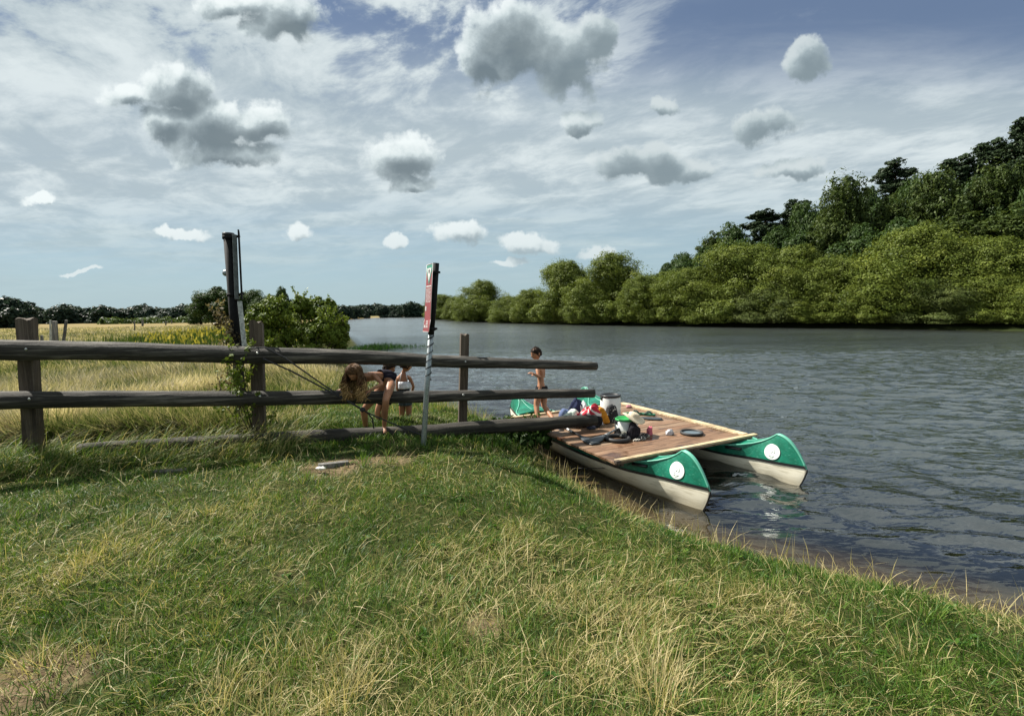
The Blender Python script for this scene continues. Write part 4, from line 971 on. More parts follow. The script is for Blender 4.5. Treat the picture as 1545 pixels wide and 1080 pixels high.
def canoe(label, loc, rz):
    r = thing("canoe", label, "canoe", loc, rz, "green and cream canoes under the raft")
    def put(mb, name, mat, **k): o = mb.obj(name, mat, None, weld=True, **k); o.parent = r; return o
    L1 = lambda s: min(.195+.05*(abs(s)/HL)**3, zs(s)-.015); L2 = lambda s: min(.225+.05*(abs(s)/HL)**3, zs(s)-.005)
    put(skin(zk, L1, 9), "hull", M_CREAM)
    put(skin(L2, zs, 4), "topside", M_CG)
    mb = skin(L1, L2, 1, inset=-.008); put(mb, "rub_strip", M_BLACK)
    put(skin(lambda s: zk(s)+.015, lambda s: zs(s)-.01, 9, inset=.012), "inner_hull", M_INNER)
    mb = MB()
    for e in (-1, 1):                      # stem strip round each end
        pts = [Vector((e*s, 0, zk(s)-.004)) for s in np.linspace(1.7, HL-.03, 14)]+[Vector((e*(HL+.004), 0, z)) for z in np.linspace(zk(HL), zs(HL), 4)]
        mb.tube(pts, .009, 6)
    put(mb, "keel_strip", M_BLACK)
    for e in (-1, 1):
        pts = [Vector((e*s, 0, zs(s)+.004)) for s in np.linspace(2.10, HL, 14)]; mb = MB(); mb.tube(pts, .009, 6); put(mb, "stem_edge", M_GEDGE)
    for sg_ in (1, -1):
        mb = MB(); mb.tube([Vector((s, sg_*side(s, zs(s)), zs(s))) for s in SS[3:-3]], .011, 6); put(mb, "gunwale", M_GEDGE)
    for e in (-1, 1):
        rows = []
        for s in np.linspace(1.42, 2.44, 16):
            w = side(s, zs(s)); rows.append([Vector((e*s, w*a, zs(s)-.004+.035*(1-abs(a))*(1 if s > 1.5 else .4)*min(1, w/.1))) for a in (-1, -.66, -.33, 0, .33, .66, 1)])
        mb = MB(); mb.grid(rows); w = side(1.42, zs(1.42)); mb.tube([Vector((e*1.42, w*a, zs(1.42)+.03*(1-abs(a)))) for a in np.linspace(-1, 1, 9)], .018, 6)
        put(mb, "end_deck", M_CG)
        mb = MB(); mb.tube([Vector((e*s, 0, zs(s)+.033*min(1, side(s, zs(s))/.1))) for s in np.linspace(1.5, 2.2, 8)], .006, 5); put(mb, "deck_seam", M_GEDGE)
    for s in (-1.0, 1.05):
        w = side(s, .3)-.01; mb = MB(); mb.box((s, 0, .25), (.26, 2*w, .025)); put(mb, "seat", simple("seat_wood", (.45, .33, .18), .6) if 'seat_wood' not in bpy.data.materials else bpy.data.materials['seat_wood'], smooth=False)
    for sg_ in (1, -1):                    # recessed carrying handle beside the bow deck
        mb = MB(); rows = [[Vector((s, sg_*(side(s, z)+.003), z)) for z in (.305, .345)] for s in np.linspace(1.60, 1.76, 5)]; mb.grid(rows)
        mb.tube([Vector((s, sg_*(side(s, .325)+o_), .325)) for s, o_ in ((1.60, .004), (1.62, .028), (1.74, .028), (1.76, .004))], .012, 6); put(mb, "carry_handle", M_BLACK)
        cs, cz, cr = 2.11, .365, .095
        def S(a, b, off): return Vector((cs+a*cr, sg_*(side(cs+a*cr, cz+b*cr)+off), cz+b*cr))
        mb = MB(); rings = [[S(q_*math.cos(t), q_*math.sin(t), .007) for t in np.linspace(0, 2*math.pi, 29)] for q_ in (.02, .35, .7, 1)]; mb.grid(rings); em = put(mb, "emblem", M_EMB)
        mb = MB()
        for ln in ([(-.15, .62), (.10, .50), (.30, .30), (.38, .02), (.26, -.12)], [(-.10, .50), (-.06, .22), (.08, .08), (-.04, -.10), (-.14, -.18)], [(-.38, -.22), (-.30, -.38), (-.14, -.36)], [(-.34, -.62), (-.1, -.52), (.12, -.60), (.34, -.48)], [(-.2, -.76), (0, -.70), (.22, -.76)]):
            mb.tube([S(a*-sg_, b, .009) for a, b in ln], .0022, 4)
        o = put(mb, "emblem_drawing", M_EMBL)
        o.parent = em
    return r
M_EMB = simple("emblem_white", (.74, .78, .74), .5); M_EMBL = simple("emblem_grey", (.30, .36, .33), .6)
CDIR = Vector((2.06, -4.45, 0)).normalized(); CRZ = math.atan2(CDIR.y, CDIR.x)
def canoe_at(bow_px, label):
    b = px(*bow_px, WZ+.0); c = b-CDIR*(HL-.13); return canoe(label, (c.x, c.y, WZ), CRZ)
near_c = canoe_at((1056, 768), "green and cream canoe nearest the bank, its emblem bow pointing past the lawn")
far_c = canoe_at((1200, 733), "green and cream canoe on the open water side, bow with round white emblem farthest right")

# ------------------------------------------------------------------ raft deck
DZ = WZ+.42
cor = [px(925, 699, DZ), px(1134, 658.5, DZ), px(942, 609, DZ), px(769, 631, DZ)]
ux = ((cor[1]-cor[0])+(cor[2]-cor[3])).normalized(); uy = Vector((-ux.y, ux.x, 0))
LW = (((cor[1]-cor[0]).length+(cor[2]-cor[3]).length)/2); LH = ((cor[3]-cor[0]).length+(cor[2]-cor[1]).length)/2
O_ = (cor[0]+cor[1]+cor[2]+cor[3])/4-ux*LW/2-uy*LH/2
M_DECK = None
def deckmat():
    m, q = newmat("deck_wood"); tc = q.node('ShaderNodeTexCoord', None, out=3)
    an = math.atan2(ux.y, ux.x); mp = q.node('ShaderNodeMapping', {'Vector': tc, 'Rotation': (0, 0, -an)})
    pid = q.node('ShaderNodeAttribute', attribute_name='tone', out=2)
    sh = q.node('ShaderNodeCombineXYZ', {0: q.m('MULTIPLY', pid, 30), 1: 0., 2: q.m('MULTIPLY', pid, 7)})
    v_ = q.v('ADD', q.v('MULTIPLY', mp, (1.2, 13, 1)), sh); n1 = q.noise(v_, 1.5, 6, .68, .8); n2 = q.noise(mp, 1.6, 4, .6)
    c = q.ramp(n1, [(.30, (.045, .029, .018)), (.44, (.155, .098, .058)), (.58, (.265, .175, .110)), (.75, (.44, .34, .235))])
    c = q.mix(q.smooth(pid, 0, 1), c, q.mix(1., c, (.75, .62, .55), 'MULTIPLY'))
    wet = q.smooth(n2, .52, .60); c = q.mix(wet, c, q.mix(1., c, (.45, .34, .29), 'MULTIPLY'))
    bsdf(q, Base_Color=c, Roughness=q.smooth(n2, .50, .60, .55, .22), Specular_IOR_Level=.5, Normal=q.bump(n1, .35, .004)); return m
M_DECK = deckmat(); M_LATH = wood("pale_lath", (.42, .31, .17), (.58, .45, .27), (.68, .56, .38), 0, 14, .6, 2.5, cracks=.1, rotz=-math.atan2(ux.y, ux.x)); M_DARKW = simple("dark_joist", (.05, .035, .025), .8, var=.3)
raft = thing("raft_deck", "square brown plank deck with pale edge laths, laid across the two canoes", "raft", O_)
def dk(a, b, z=0.0): return O_+ux*a+uy*b+Vector((0, 0, z))
V = []; Fq = []; tn = []; nb = 17; bw = LH/nb
RM = Matrix((ux, uy, Vector((0, 0, 1)))).transposed()
mb = MB()
for i in range(nb):
    x0 = .05-.02*rng.random(); x1 = LW+.01*rng.random(); c = dk((x0+x1)/2, (i+.5)*bw, -.014+.0015*rng.random()); mb.box(c, (x1-x0, bw-.005, .024), RM); tn += [rng.random()]*8
me = bpy.data.meshes.new("deck_planks"); me.from_pydata([tuple(v) for v in mb.V], [], mb.F); me.materials.append(M_DECK)
at = me.attributes.new('tone', 'FLOAT', 'POINT'); at.data.foreach_set('value', np.array(tn, np.float32)); o = link("planks", me); o.parent = raft; o.location = -raft.location
def lath(a, b, w_, h_, mat=M_LATH, name="edge_lath"):
    mb = MB(); mb.bar(a, b, w_, h_); return mb.obj(name, mat, raft, smooth=False, bevel=.003)
lath(dk(.06, .03, .012), dk(LW+.09, .02, .012), .065, .024)
lath(dk(LW-.05, .07, .014), dk(LW-.03, LH+.02, .014), .10, .028)
lath(dk(LW+.035, .45, .0), dk(LW+.05, LH-.05, .0), .05, .03)
lath(dk(-.05, LH-.03, .014), dk(LW-.12, LH-.03, .014), .06, .028)
lath(dk(-.03, LH+.06, -.02), dk(LW-.1, LH+.06, -.02), .07, .03)
for b in (.12, LH*.5, LH-.15): lath(dk(.08, b, -.046), dk(LW+.1, b, -.046), .06, .04, M_DARKW, "crossbeam")
for a in (.16, LW*.5, LW-.08): lath(dk(a, .03, -.052), dk(a, LH-.02, -.052), .045, .038, M_DARKW, "joist")
for k, (b0_, b1_) in enumerate([(.02, .75), (.8, 1.7), (1.72, LH-.02)]): lath(dk(.10-.012*k, b0_, -.040), dk(.10-.01*k, b1_, -.040), .03, .03, M_DARKW, "side_joist")
lath(dk(.03, .0, .008), dk(.10, .0, .008), .05, .035, M_DARKW, "corner_block")

# mooring rope along the near canoe
hp = near_c.location+Matrix.Rotation(CRZ, 3, 'Z')@Vector((1.60, -side(1.6, .325)-.03, .325))
rope("thin mooring line running from the lawn to the handle of the near canoe", [gp(826, 694, .03), px(870, 706, WZ+.03), px(930, 706.5, WZ+.16), hp], .005, name="mooring_line")

# ------------------------------------------------------------------ things on the deck
T0 = .002
def dpx(u, v, z=0.0): return px(u, v, DZ+z)
def barrel(label, u, v, R, Hh, lidmat, group=None, ringup=True):
    p = dpx(u, v, .0); r = thing("barrel", label, "barrel", (p.x, p.y, DZ+T0), .3, group)
    mb = MB(); mb.lathe([(0, 0), (R*.95, 0), (R, .02), (R, Hh*.30), (R*1.012, Hh*.33), (R, Hh*.36), (R, Hh*.84), (R*.93, Hh*.90), (R*.90, Hh*.93)], 32); o = mb.obj("body", M_WHITEP); o.parent = r
    mb = MB(); z = Hh*.915; mb.lathe([(R*.90, z), (R*.99, z+.003), (R*1.0, z+Hh*.085), (R*.94, z+Hh*.105), (R*.84, z+Hh*.10), (R*.80, z+Hh*.045), (0, z+Hh*.05)], 32); o = mb.obj("lid", lidmat); o.parent = r
    for s_ in (-1, 1): mb = MB(); mb.box((R*1.0*s_, 0, z-.02), (.02, .05, .05)); o = mb.obj("handle", M_BLACK, bevel=.005); o.parent = r
    return r
barrel("tall white barrel with a black lid at the back of the raft", 921, 627, .165, .345, M_BLACK)
barrel("short white barrel with a green lid under the straw hat", 945, 654, .16, .215, M_GREENP)
def ring(name, label, u, v, R, hh, cat):
    p = dpx(u, v); mb = MB(); mb.lathe([(R*.72, .004), (R*.74, hh*.7), (R*.80, hh), (R*.93, hh), (R, hh*.7), (R, .004), (R*.72, .004)], 36, (p.x, p.y, DZ+T0)); o = mb.obj(name, M_RUBBER, weld=True); return tag(o, label, cat)
ring("barrel_ring", "thick black lid ring lying in front of the small barrel", 932, 664, .17, .05, "ring")
p = dpx(1043.5, 654.5); lid = thing("round_lid", "flat round black lid with grey middle lying near the right corner", "lid", (p.x, p.y, DZ+T0))
mb = MB(); R = .155; mb.lathe([(0, 0), (R*.97, 0), (R, .012), (R, .028), (R*.92, .036), (R*.84, .034), (R*.82, .012)], 36); o = mb.obj("rim", M_RUBBER); o.parent = lid
mb = MB(); mb.lathe([(R*.82, .012), (R*.5, .014), (0, .013)], 36); o = mb.obj("lid_centre", simple("grey_lid_middle", (.10, .13, .15), .4)); o.parent = lid
# straw hat on the small barrel
p = dpx(950, 655); hz = DZ+.215+.02; Mh = Euler((rad(14), rad(17), .4)).to_matrix(); hat = MB()
rows = []
for (r_, z_) in [(.0, .060), (.05, .056), (.068, .045), (.075, .015), (.08, .004), (.11, .0), (.150, -.010), (.160, -.018)]:
    rows.append([Vector((p.x+.03, p.y-.09, hz+.035))+Mh@Vector((r_*math.cos(t)*1.08, r_*math.sin(t), z_+(.02*math.cos(2*t) if r_ > .1 else 0))) for t in np.linspace(0, 6.2832, 29)])
hat.grid(rows); o = hat.obj("sun_hat", simple("straw_hat", (.56, .47, .34), .8, var=.15, vs=60, bumpy=.5), weld=True); sm = o.modifiers.new('s', 'SOLIDIFY'); sm.thickness = .004; tag(o, "cream straw hat resting tilted on the green lid", "hat")
# paddles
M_ALU = simple("paddle_shaft_white", (.55, .56, .56), .4); M_PBL = simple("paddle_blade_grey", (.035, .042, .048), .42, var=.15)
def paddle(label, a, b, blade=.42, wide=.085, two=False, group="canoe paddles on the raft"):
    a, b = Vector(a), Vector(b); r = thing("paddle", label, "paddle", b, 0, group); d = (b-a).normalized(); x_ = d.cross(Vector((0, 0, 1))).normalized(); up = Vector((0, 0, 1))
    mb = MB(); mb.tube([a, b-d*blade*.8], .013, 8); mb.obj("shaft", M_BLACK, r)
    for f in (.25, .62): c = a.lerp(b-d*blade, f); mb = MB(); mb.tube([c, c+d*.16], .0145, 8); mb.obj("shaft_band", M_ALU, r)
    rows = []; N = 11
    for i in range(N+1):
        t = i/N; w_ = wide*(.18+.82*min(1, t*1.9)**.7)*(1-.25*max(0, t-.85)/.15); c = b-d*blade*(1-t); rows.append([c+x_*w_*s_+up*(.008*(1-s_*s_)+.0) for s_ in (-1, -.5, 0, .5, 1)])
    mb = MB(); mb.grid(rows); o = mb.obj("blade", M_PBL, r); so = o.modifiers.new('s', 'SOLIDIFY'); so.thickness = .008; so.offset = 0
    return r
paddle("grey bladed paddle whose striped shaft comes out from under the bottom log", dpx(828, 632, .03), dpx(899, 670, .012))
paddle("grey bladed paddle crossing under the first, shaft towards the small barrel", dpx(935, 645, .04), dpx(890, 668, .022))
paddle("dark paddle blade lying by the green sandal near the back edge lath", dpx(925, 627, .03), dpx(999, 632, .012))
# ------------------------------------------------------------------ cloth heaps, bags, shoes
def heap(name, label, cat, u, v, size, mat, seed=1, rz=0, rough=.5, z=0.0, parent=None, tilt=0):
    """crumpled closed lump with folds resting on the deck"""
    p = dpx(u, v); sx, sy, sz = size; rows = []; N, K = 26, 14
    for i in range(K+1):
        th = math.pi*i/K; row = []
        for k in range(N):
            a = 2*math.pi*k/N; nx_, ny_, nz_ = math.sin(th)*math.cos(a), math.sin(th)*math.sin(a), math.cos(th)
            f = 1+rough*(float(vnoise(np.array([nx_*2.2+seed*7]), np.array([ny_*2.2+nz_*2+9]), seed)[0])-.5)+rough*.6*(float(vnoise(np.array([nx_*6+nz_*3]), np.array([ny_*6+seed]), seed+3)[0])-.5)
            zz = max(nz_*f, -.25)+.25; row.append(Vector((nx_*f*sx, ny_*f*sy, zz*sz/1.25)))
        rows.append(row+[row[0]])
    M = Matrix.Rotation(rz, 3, 'Z')@Matrix.Rotation(tilt, 3, 'Y'); mb = MB(); mb.grid([[Vector((p.x, p.y, DZ+.004+z))+M@q_ for q_ in r_] for r_ in rows]); o = mb.obj(name, mat, weld=True, sub=1)
    return tag(o, label, cat) if cat else o
def fabric(name, col, var=.25, vs=25): return simple(name, col, .9, spec=.15, var=var, vs=vs, bumpy=.4)
def striped(name, c1, c2, sc, rot):
    m, q = newmat(name); tc = q.node('ShaderNodeTexCoord', None, out=3); mp = q.node('ShaderNodeMapping', {'Vector': tc, 'Rotation': rot})
    w_ = q.n.new('ShaderNodeTexWave'); w_.inputs['Scale'].default_value = sc; w_.inputs['Distortion'].default_value = 1.5; q.l.new(mp, w_.inputs[0])
    bsdf(q, Base_Color=q.mix(q.smooth(w_.outputs[1], .66, .74), c1, c2), Roughness=.9); return m
heap("towel", "red towel with white stripes slung over the heap of clothes", "towel", 890, 641, (.25, .13, .30), striped("red_striped_cloth", (.42, .015, .035), (.62, .55, .52), 7.0, (.3, .5, .9)), 3, .5, .55)
heap("towel", "pale mint towel left of the red striped one", "towel", 864, 641, (.17, .13, .22), fabric("mint_cloth", (.50, .58, .50)), 5, .2, .6)
heap("jacket", "dark blue jacket at the top left of the clothes heap", "jacket", 868, 634, (.17, .14, .32), fabric("navy_cloth", (.015, .02, .05)), 8, .9, .6)
heap("jacket", "greyish blue garment under the mint towel on the clothes heap", "jacket", 856, 637, (.13, .12, .20), fabric("blue_grey_cloth", (.09, .12, .22)), 11, .1, .6)
heap("shirt", "pale crumpled shirt between the navy jacket and the red towel", "shirt", 877, 634, (.09, .10, .27), fabric("pale_cloth", (.42, .45, .46)), 31, .3, .7)
heap("bag", "black bag at the foot of the red striped towel", "bag", 897, 643, (.12, .10, .17), fabric("black_bag_cloth", (.012, .012, .014)), 14, .4, .5)
heap("shirt", "white garment on the deck before the orange bag", "shirt", 905, 640, (.055, .07, .11), fabric("white_cloth", (.55, .56, .60)), 17, .4, .8)
# orange bag: upright leaning sack
def sack(name, label, cat, u, v, w_, d_, h_, mat, lean, rz, seed):
    p = dpx(u, v); rows = []
    for i in range(13):
        t = i/12; row = []
        for k in range(20):
            a = 2*math.pi*k/20; f = 1+.22*(float(vnoise(np.array([math.cos(a)*2+seed]), np.array([t*5+math.sin(a)*2]), seed)[0])-.5); sw = (1-.55*t**1.5)*f*(1 if 0 < i < 12 else .02)
            row.append(Vector((math.copysign(abs(math.cos(a))**.7, math.cos(a))*w_*sw+lean*t, math.copysign(abs(math.sin(a))**.7, math.sin(a))*d_*sw, h_*t)))
        rows.append(row+[row[0]])
    M = Matrix.Rotation(rz, 3, 'Z'); mb = MB(); mb.grid([[Vector((p.x, p.y, DZ+.004))+M@q_ for q_ in r_] for r_ in rows]); return tag(mb.obj(name, mat, weld=True, sub=1), label, cat)
sack("bag", "orange brown bag standing between the red towel and the black patterned bag", "bag", 913, 640, .085, .06, .27, fabric("orange_cloth", (.46, .19, .02), .2), -.07, .1, 4)
def patterned():
    m, q = newmat("black_pale_pattern"); tc = q.node('ShaderNodeTexCoord', None, out=3); n_ = q.noise(tc, 9, 3, .7, 2.5)
    bsdf(q, Base_Color=q.mix(q.smooth(n_, .60, .64), (.010, .010, .012), (.5, .49, .44)), Roughness=.85); return m
M_PAT = patterned(); sack("bag", "black bag with pale pattern leaning against the tall barrel", "bag", 922, 637, .12, .08, .28, M_PAT, .01, .3, 9)
heap("shoes", "dark shoes heaped before the small barrel", "shoes", 955, 661, (.10, .08, .20), fabric("black_shoe", (.016, .014, .018), .4), 21, .4, .7)
heap("pouch", "black pouch leaning on the left foot of the small barrel", "pouch", 936, 656, (.085, .06, .11), fabric("black_pouch", (.014, .014, .015), .3), 23, .4, .4)
heap("cloth", "cream cloth between the black ring and the dark shoes", "cloth", 945, 659, (.09, .045, .07), fabric("cream_cloth", (.45, .42, .34)), 26, .5, .7)
heap("ball_of_socks", "small light grey sock ball alone on the right half of the deck", "socks", 1010, 656, (.058, .045, .075), fabric("grey_sock", (.42, .42, .44), .3), 28, .2, .5)
heap("cap", "pink cap behind the patterned sandals", "cap", 980, 656, (.045, .05, .12), fabric("pink_cloth", (.50, .13, .17), .3), 37, .2, .6)
heap("purse", "tiny pink purse by the back edge lath of the raft", "purse", 949, 615, (.055, .04, .05), fabric("dusty_pink", (.35, .16, .18), .3), 39, .2, .4)
heap("cloth", "dark scraps of cloth at the end of the bottom log", "cloth", 892, 647, (.08, .04, .04), fabric("dark_scrap", (.04, .045, .07), .5), 41, .3, .8)
def sandal(label, u, v, rz, sole, strap, group=None, sc=1.0, w2=1.0):
    p = dpx(u, v); r = thing("sandal", label, "sandal", (p.x, p.y, DZ+.004), rz, group); out = []
    for k in range(28):
        t = 2*math.pi*k/28; x_ = .115*math.cos(t); w_ = (.042+.008*math.cos(t))*w2; out.append((x_*sc, w_*math.sin(t)*(1-.18*math.exp(-((x_+.01)/.04)**2))*sc))
    V = [(x_, y_, 0) for x_, y_ in out]+[(x_, y_, .018*sc) for x_, y_ in out]; n = 28
    mb = MB(); mb.add(V, [tuple(reversed(range(n))), tuple(range(n, 2*n))]+[(k, (k+1) % n, (k+1) % n+n, k+n) for k in range(n)]); o = mb.obj("sole", sole, smooth=False); o.parent = r
    for (x0, x1) in ((.075, .01), (.0, .03)):
        mb = MB()
        for s_ in (-1, 1): mb.tube([Vector((x0, 0, .018))*sc, Vector(((x0+x1)/2, .025*s_, .045))*sc, Vector((x1-.03, .042*s_, .016))*sc], [.008*sc]*3, 6)
        o = mb.obj("strap", strap); o.parent = r
    return r
M_SGR = simple("green_sandal", (.02, .13, .07), .7, var=.3); M_SDK = simple("dark_strap", (.02, .05, .04), .7); M_SPT = striped("zigzag_sole", (.02, .02, .022), (.62, .58, .50), 14, (0, 0, .5))
sandal("dark green sandal lying nearer the back lath", 955, 625, -.3, M_SGR, M_SDK, None, 1.3); sandal("dark green sandal nearer the straw hat", 975, 626, -.5, M_SGR, M_SDK, None, 1.3)
sandal("sandal with black and cream zigzag sole, front one of the pair", 965, 664, .55, M_SPT, M_BLACK, None, 1.0); sandal("sandal with black and cream zigzag sole, rear one by the pink cap", 972, 660, .7, M_SPT, M_BLACK, None, 1.0)
# ------------------------------------------------------------------ people
def skinmat(name, col):
    m, q = newmat(name); tc = q.node('ShaderNodeTexCoord', None, out=3); n_ = q.noise(tc, 9, 4, .6)
    c = q.mix(q.smooth(n_, .35, .65), tuple(x*.86 for x in col), tuple(x*1.1 for x in col))
    bsdf(q, Base_Color=c, Roughness=.5, Specular_IOR_Level=.4, Subsurface_Weight=.08, Subsurface_Radius=(.02, .008, .004)); return m
M_SKIN = skinmat("tanned_skin", (.40, .19, .105)); M_SKIN2 = skinmat("darker_tanned_skin", (.32, .15, .082))
M_HAIRD = simple("dark_brown_hair", (.018, .011, .007), .75, 0, .15, var=.5, vs=90, bumpy=.8); M_HAIRL = simple("honey_hair", (.075, .038, .016), .65, 0, .15, var=.4, vs=40); M_EYE = simple("eye_dark", (.02, .015, .012), .3)
M_HAIRT = simple("blond_hair_tips", (.30, .19, .08), .65, 0, .15, var=.3, vs=40)
def skinned(name, nodes, edges, mat, parent, root=0, sub=2):
    """one continuous surface grown over a skeleton; nodes: name -> (Vector, radius or (rx, ry))"""
    keys = list(nodes); ix = {k: i for i, k in enumerate(keys)}
    me = bpy.data.meshes.new(name); me.from_pydata([tuple(nodes[k][0]) for k in keys], [(ix[a], ix[b]) for a, b in edges], []); me.materials.append(mat)
    o = link(name, me, parent); 
    if parent is not None: o.matrix_parent_inverse = Matrix.Translation(-parent.location)
    md = o.modifiers.new('skin', 'SKIN'); md.use_smooth_shade = True; md.branch_smoothing = .4
    for i, k in enumerate(keys):
        r = nodes[k][1]; r = r if isinstance(r, tuple) else (r, r); sv = me.skin_vertices[0].data[i]; sv.radius = r; sv.use_root = (i == root)
    sb = o.modifiers.new('sub', 'SUBSURF'); sb.levels = sub; sb.render_levels = sub
    return o
def arm(nodes, edges, tag_, sh, el, wr, hand_dir, curl, from_, k=1.0, side_=1, pn=None):
    """upper arm, forearm, palm, four unequal fingers and a thumb"""
    nodes['sh'+tag_] = (sh, .036*k); nodes['ua'+tag_] = (sh.lerp(el, .5), .030*k); nodes['el'+tag_] = (el, .025*k); nodes['fa'+tag_] = (el.lerp(wr, .45), .024*k); nodes['wr'+tag_] = (wr, .0175*k)
    hd = hand_dir.normalized(); pc = wr+hd*.045*k; nodes['pm'+tag_] = (pc, (.026*k, .017*k))
    ch = [from_, 'sh'+tag_, 'ua'+tag_, 'el'+tag_, 'fa'+tag_, 'wr'+tag_, 'pm'+tag_]; edges += list(zip(ch, ch[1:]))
    pn = pn or Vector((0, 0, 1)); sd_ = hd.cross(pn).normalized(); dn = hd.cross(sd_).normalized()
    for i, (o_, L) in enumerate([(-.020, .048), (-.007, .056), (.007, .053), (.020, .042)]):
        b = pc+hd*.012*k+sd_*o_*k; m_ = b+(hd*(1-curl*.35)+dn*curl*.6)*L*.55*k; e_ = m_+(hd*(1-curl)+dn*curl)*L*.5*k
        for j, (q_, r_) in enumerate(((b+hd*.01*k, .0068), (m_, .006), (e_, .0046))): nodes[f'f{i}{j}{tag_}'] = (q_, r_*k)
        edges += [('pm'+tag_, f'f{i}0{tag_}'), (f'f{i}0{tag_}', f'f{i}1{tag_}'), (f'f{i}1{tag_}', f'f{i}2{tag_}')]
    b = wr+hd*.02*k-sd_*.018*k*side_; nodes['t0'+tag_] = (b, .009*k); nodes['t1'+tag_] = (b+(hd*.6-sd_*side_)*.028*k+dn*.006*k, .0072*k); nodes['t2'+tag_] = (b+(hd*1.5-sd_*side_)*.036*k+dn*.015*k, .0056*k)
    edges += [('wr'+tag_, 't0'+tag_), ('t0'+tag_, 't1'+tag_), ('t1'+tag_, 't2'+tag_)]
def leg(nodes, edges, tag_, hip, kn_, an, toe, from_, k=1.0):
    nodes['hp'+tag_] = (hip, .072*k); nodes['th'+tag_] = (hip.lerp(kn_, .5), .060*k); nodes['kn'+tag_] = (kn_, .046*k); nodes['cf'+tag_] = (kn_.lerp(an, .32), .045*k); nodes['an'+tag_] = (an, .029*k)
    d = (toe-an); he = an+Vector((0, 0, -.03*k))-Vector((d.x, d.y, 0)).normalized()*.015*k; nodes['he'+tag_] = (he, .026*k); nodes['ft'+tag_] = (he.lerp(toe, .6)+Vector((0, 0, .008)), (.028*k, .020*k)); nodes['to'+tag_] = (toe, (.026*k, .011*k))
    ch = [from_, 'hp'+tag_, 'th'+tag_, 'kn'+tag_, 'cf'+tag_, 'an'+tag_, 'he'+tag_, 'ft'+tag_, 'to'+tag_]; edges += list(zip(ch, ch[1:]))
    sd_ = Vector((-d.y, d.x, 0)).normalized(); fd = Vector((d.x, d.y, 0)).normalized()
    for i in range(5):
        o_ = (-.020+.010*i)*k; nodes[f'toe{i}{tag_}'] = (toe+sd_*o_+fd*(.022-.003*i)*k, .0065*k); edges.append(('to'+tag_, f'toe{i}{tag_}'))
def headpart(name, c, fwd, up, R, mat, parent, hair=None, hairmat=None):
    """face with brow, nose, lips, chin and ears as one mesh, fwd is where it looks"""
    f = fwd.normalized(); up = (up-f*up.dot(f)).normalized(); s_ = f.cross(up); M = Matrix((s_, f, up)).transposed(); rows = []
    N, K = 36, 26
    def g_(x, z, cx, cz, wx, wz): return math.exp(-((x-cx)/wx)**2-((z-cz)/wz)**2)
    for i in range(K+1):
        th = math.pi*i/K; row = []
        for k in range(N):
            a = 2*math.pi*k/N; x_, y_, z_ = math.sin(th)*math.cos(a), math.sin(th)*math.sin(a), math.cos(th)
            px_, py_, pz_ = x_*.80, y_*.96, z_*1.14
            if z_ < 0: px_ *= 1-.28*z_*z_; 
            if z_ < -.1 and y_ < 0: py_ *= 1-.45*min(1, -z_)
            if y_ > .2:
                py_ += .24*g_(x_, z_, 0, -.18, .13, .16)+.06*g_(x_, z_, 0, .22, .5, .10)-.09*(g_(x_, z_, .33, .06, .17, .11)+g_(x_, z_, -.33, .06, .17, .11))
                py_ += .07*g_(x_, z_, 0, -.46, .22, .06)+.05*g_(x_, z_, 0, -.57, .2, .05)-.03*g_(x_, z_, 0, -.51, .3, .025)+.09*g_(x_, z_, 0, -.82, .3, .13)
            if abs(y_+.02) < .17 and abs(z_+.04) < .24 and abs(x_) > .8: px_ += math.copysign(.13, x_)
            row.append(c+M@Vector((px_, py_, pz_))*R)
        rows.append(row+[row[0]])
    mb = MB(); mb.grid(rows); o = mb.obj(name, mat, parent, weld=True)
    for sx in (-1, 1): mb = MB(); mb.ball(c+M@Vector((.30*sx, .78, .06))*R, R*.13, 8, 6, (1.2, .6, .6), M); mb.obj("eye", M_EYE, parent)
    return M
def haircap(c, M, R, mat, parent, low=-.25, front=.45, vol=1.10):
    rows = []; N, K = 34, 14
    for i in range(K+1):
        row = []
        for k in range(N):
            a = 2*math.pi*k/N; fr = max(0, math.sin(a)); zl = low+(front-low)*fr**.6; th = math.acos(max(-1, min(1, 1-(1-zl)*i/K)))
            f = vol*(1+.05*rng.normal()+.03*math.sin(a*9)); e_ = .97 if i == K else 1
            row.append(c+M@Vector((math.sin(th)*math.cos(a)*.84*f*e_, math.sin(th)*math.sin(a)*.99*f*e_, math.cos(th)*1.13*f))*R)
        rows.append(row+[row[0]])
    mb = MB(); mb.grid(rows); o = mb.obj("hair", mat, parent, weld=True); so = o.modifiers.new('s', 'SOLIDIFY'); so.thickness = .006; return o
def shell(name, pts, radii, mat, parent, n=20, sq=.8, open_=True, frill=0):
    mb = MB(); pts = [Vector(p) for p in pts]; rows = []
    for i, p in enumerate(pts):
        t = (pts[min(i+1, len(pts)-1)]-pts[max(i-1, 0)]).normalized(); x_ = Vector((1, 0, 0)); x_ = (x_-t*x_.dot(t)).normalized(); y_ = t.cross(x_)
        rows.append([p+x_*math.cos(a)*radii[i]*(1+frill*i*math.sin(a*9))+y_*math.sin(a)*radii[i]*sq*(1+frill*i*math.sin(a*9)) for a in np.linspace(0, 2*math.pi, n if not frill else 73)])
    mb.grid(rows); o = mb.obj(name, mat, parent); so = o.modifiers.new('s', 'SOLIDIFY'); so.thickness = .004; so.offset = 1; return o
U = lambda u, v, y: pd(u, v, y)

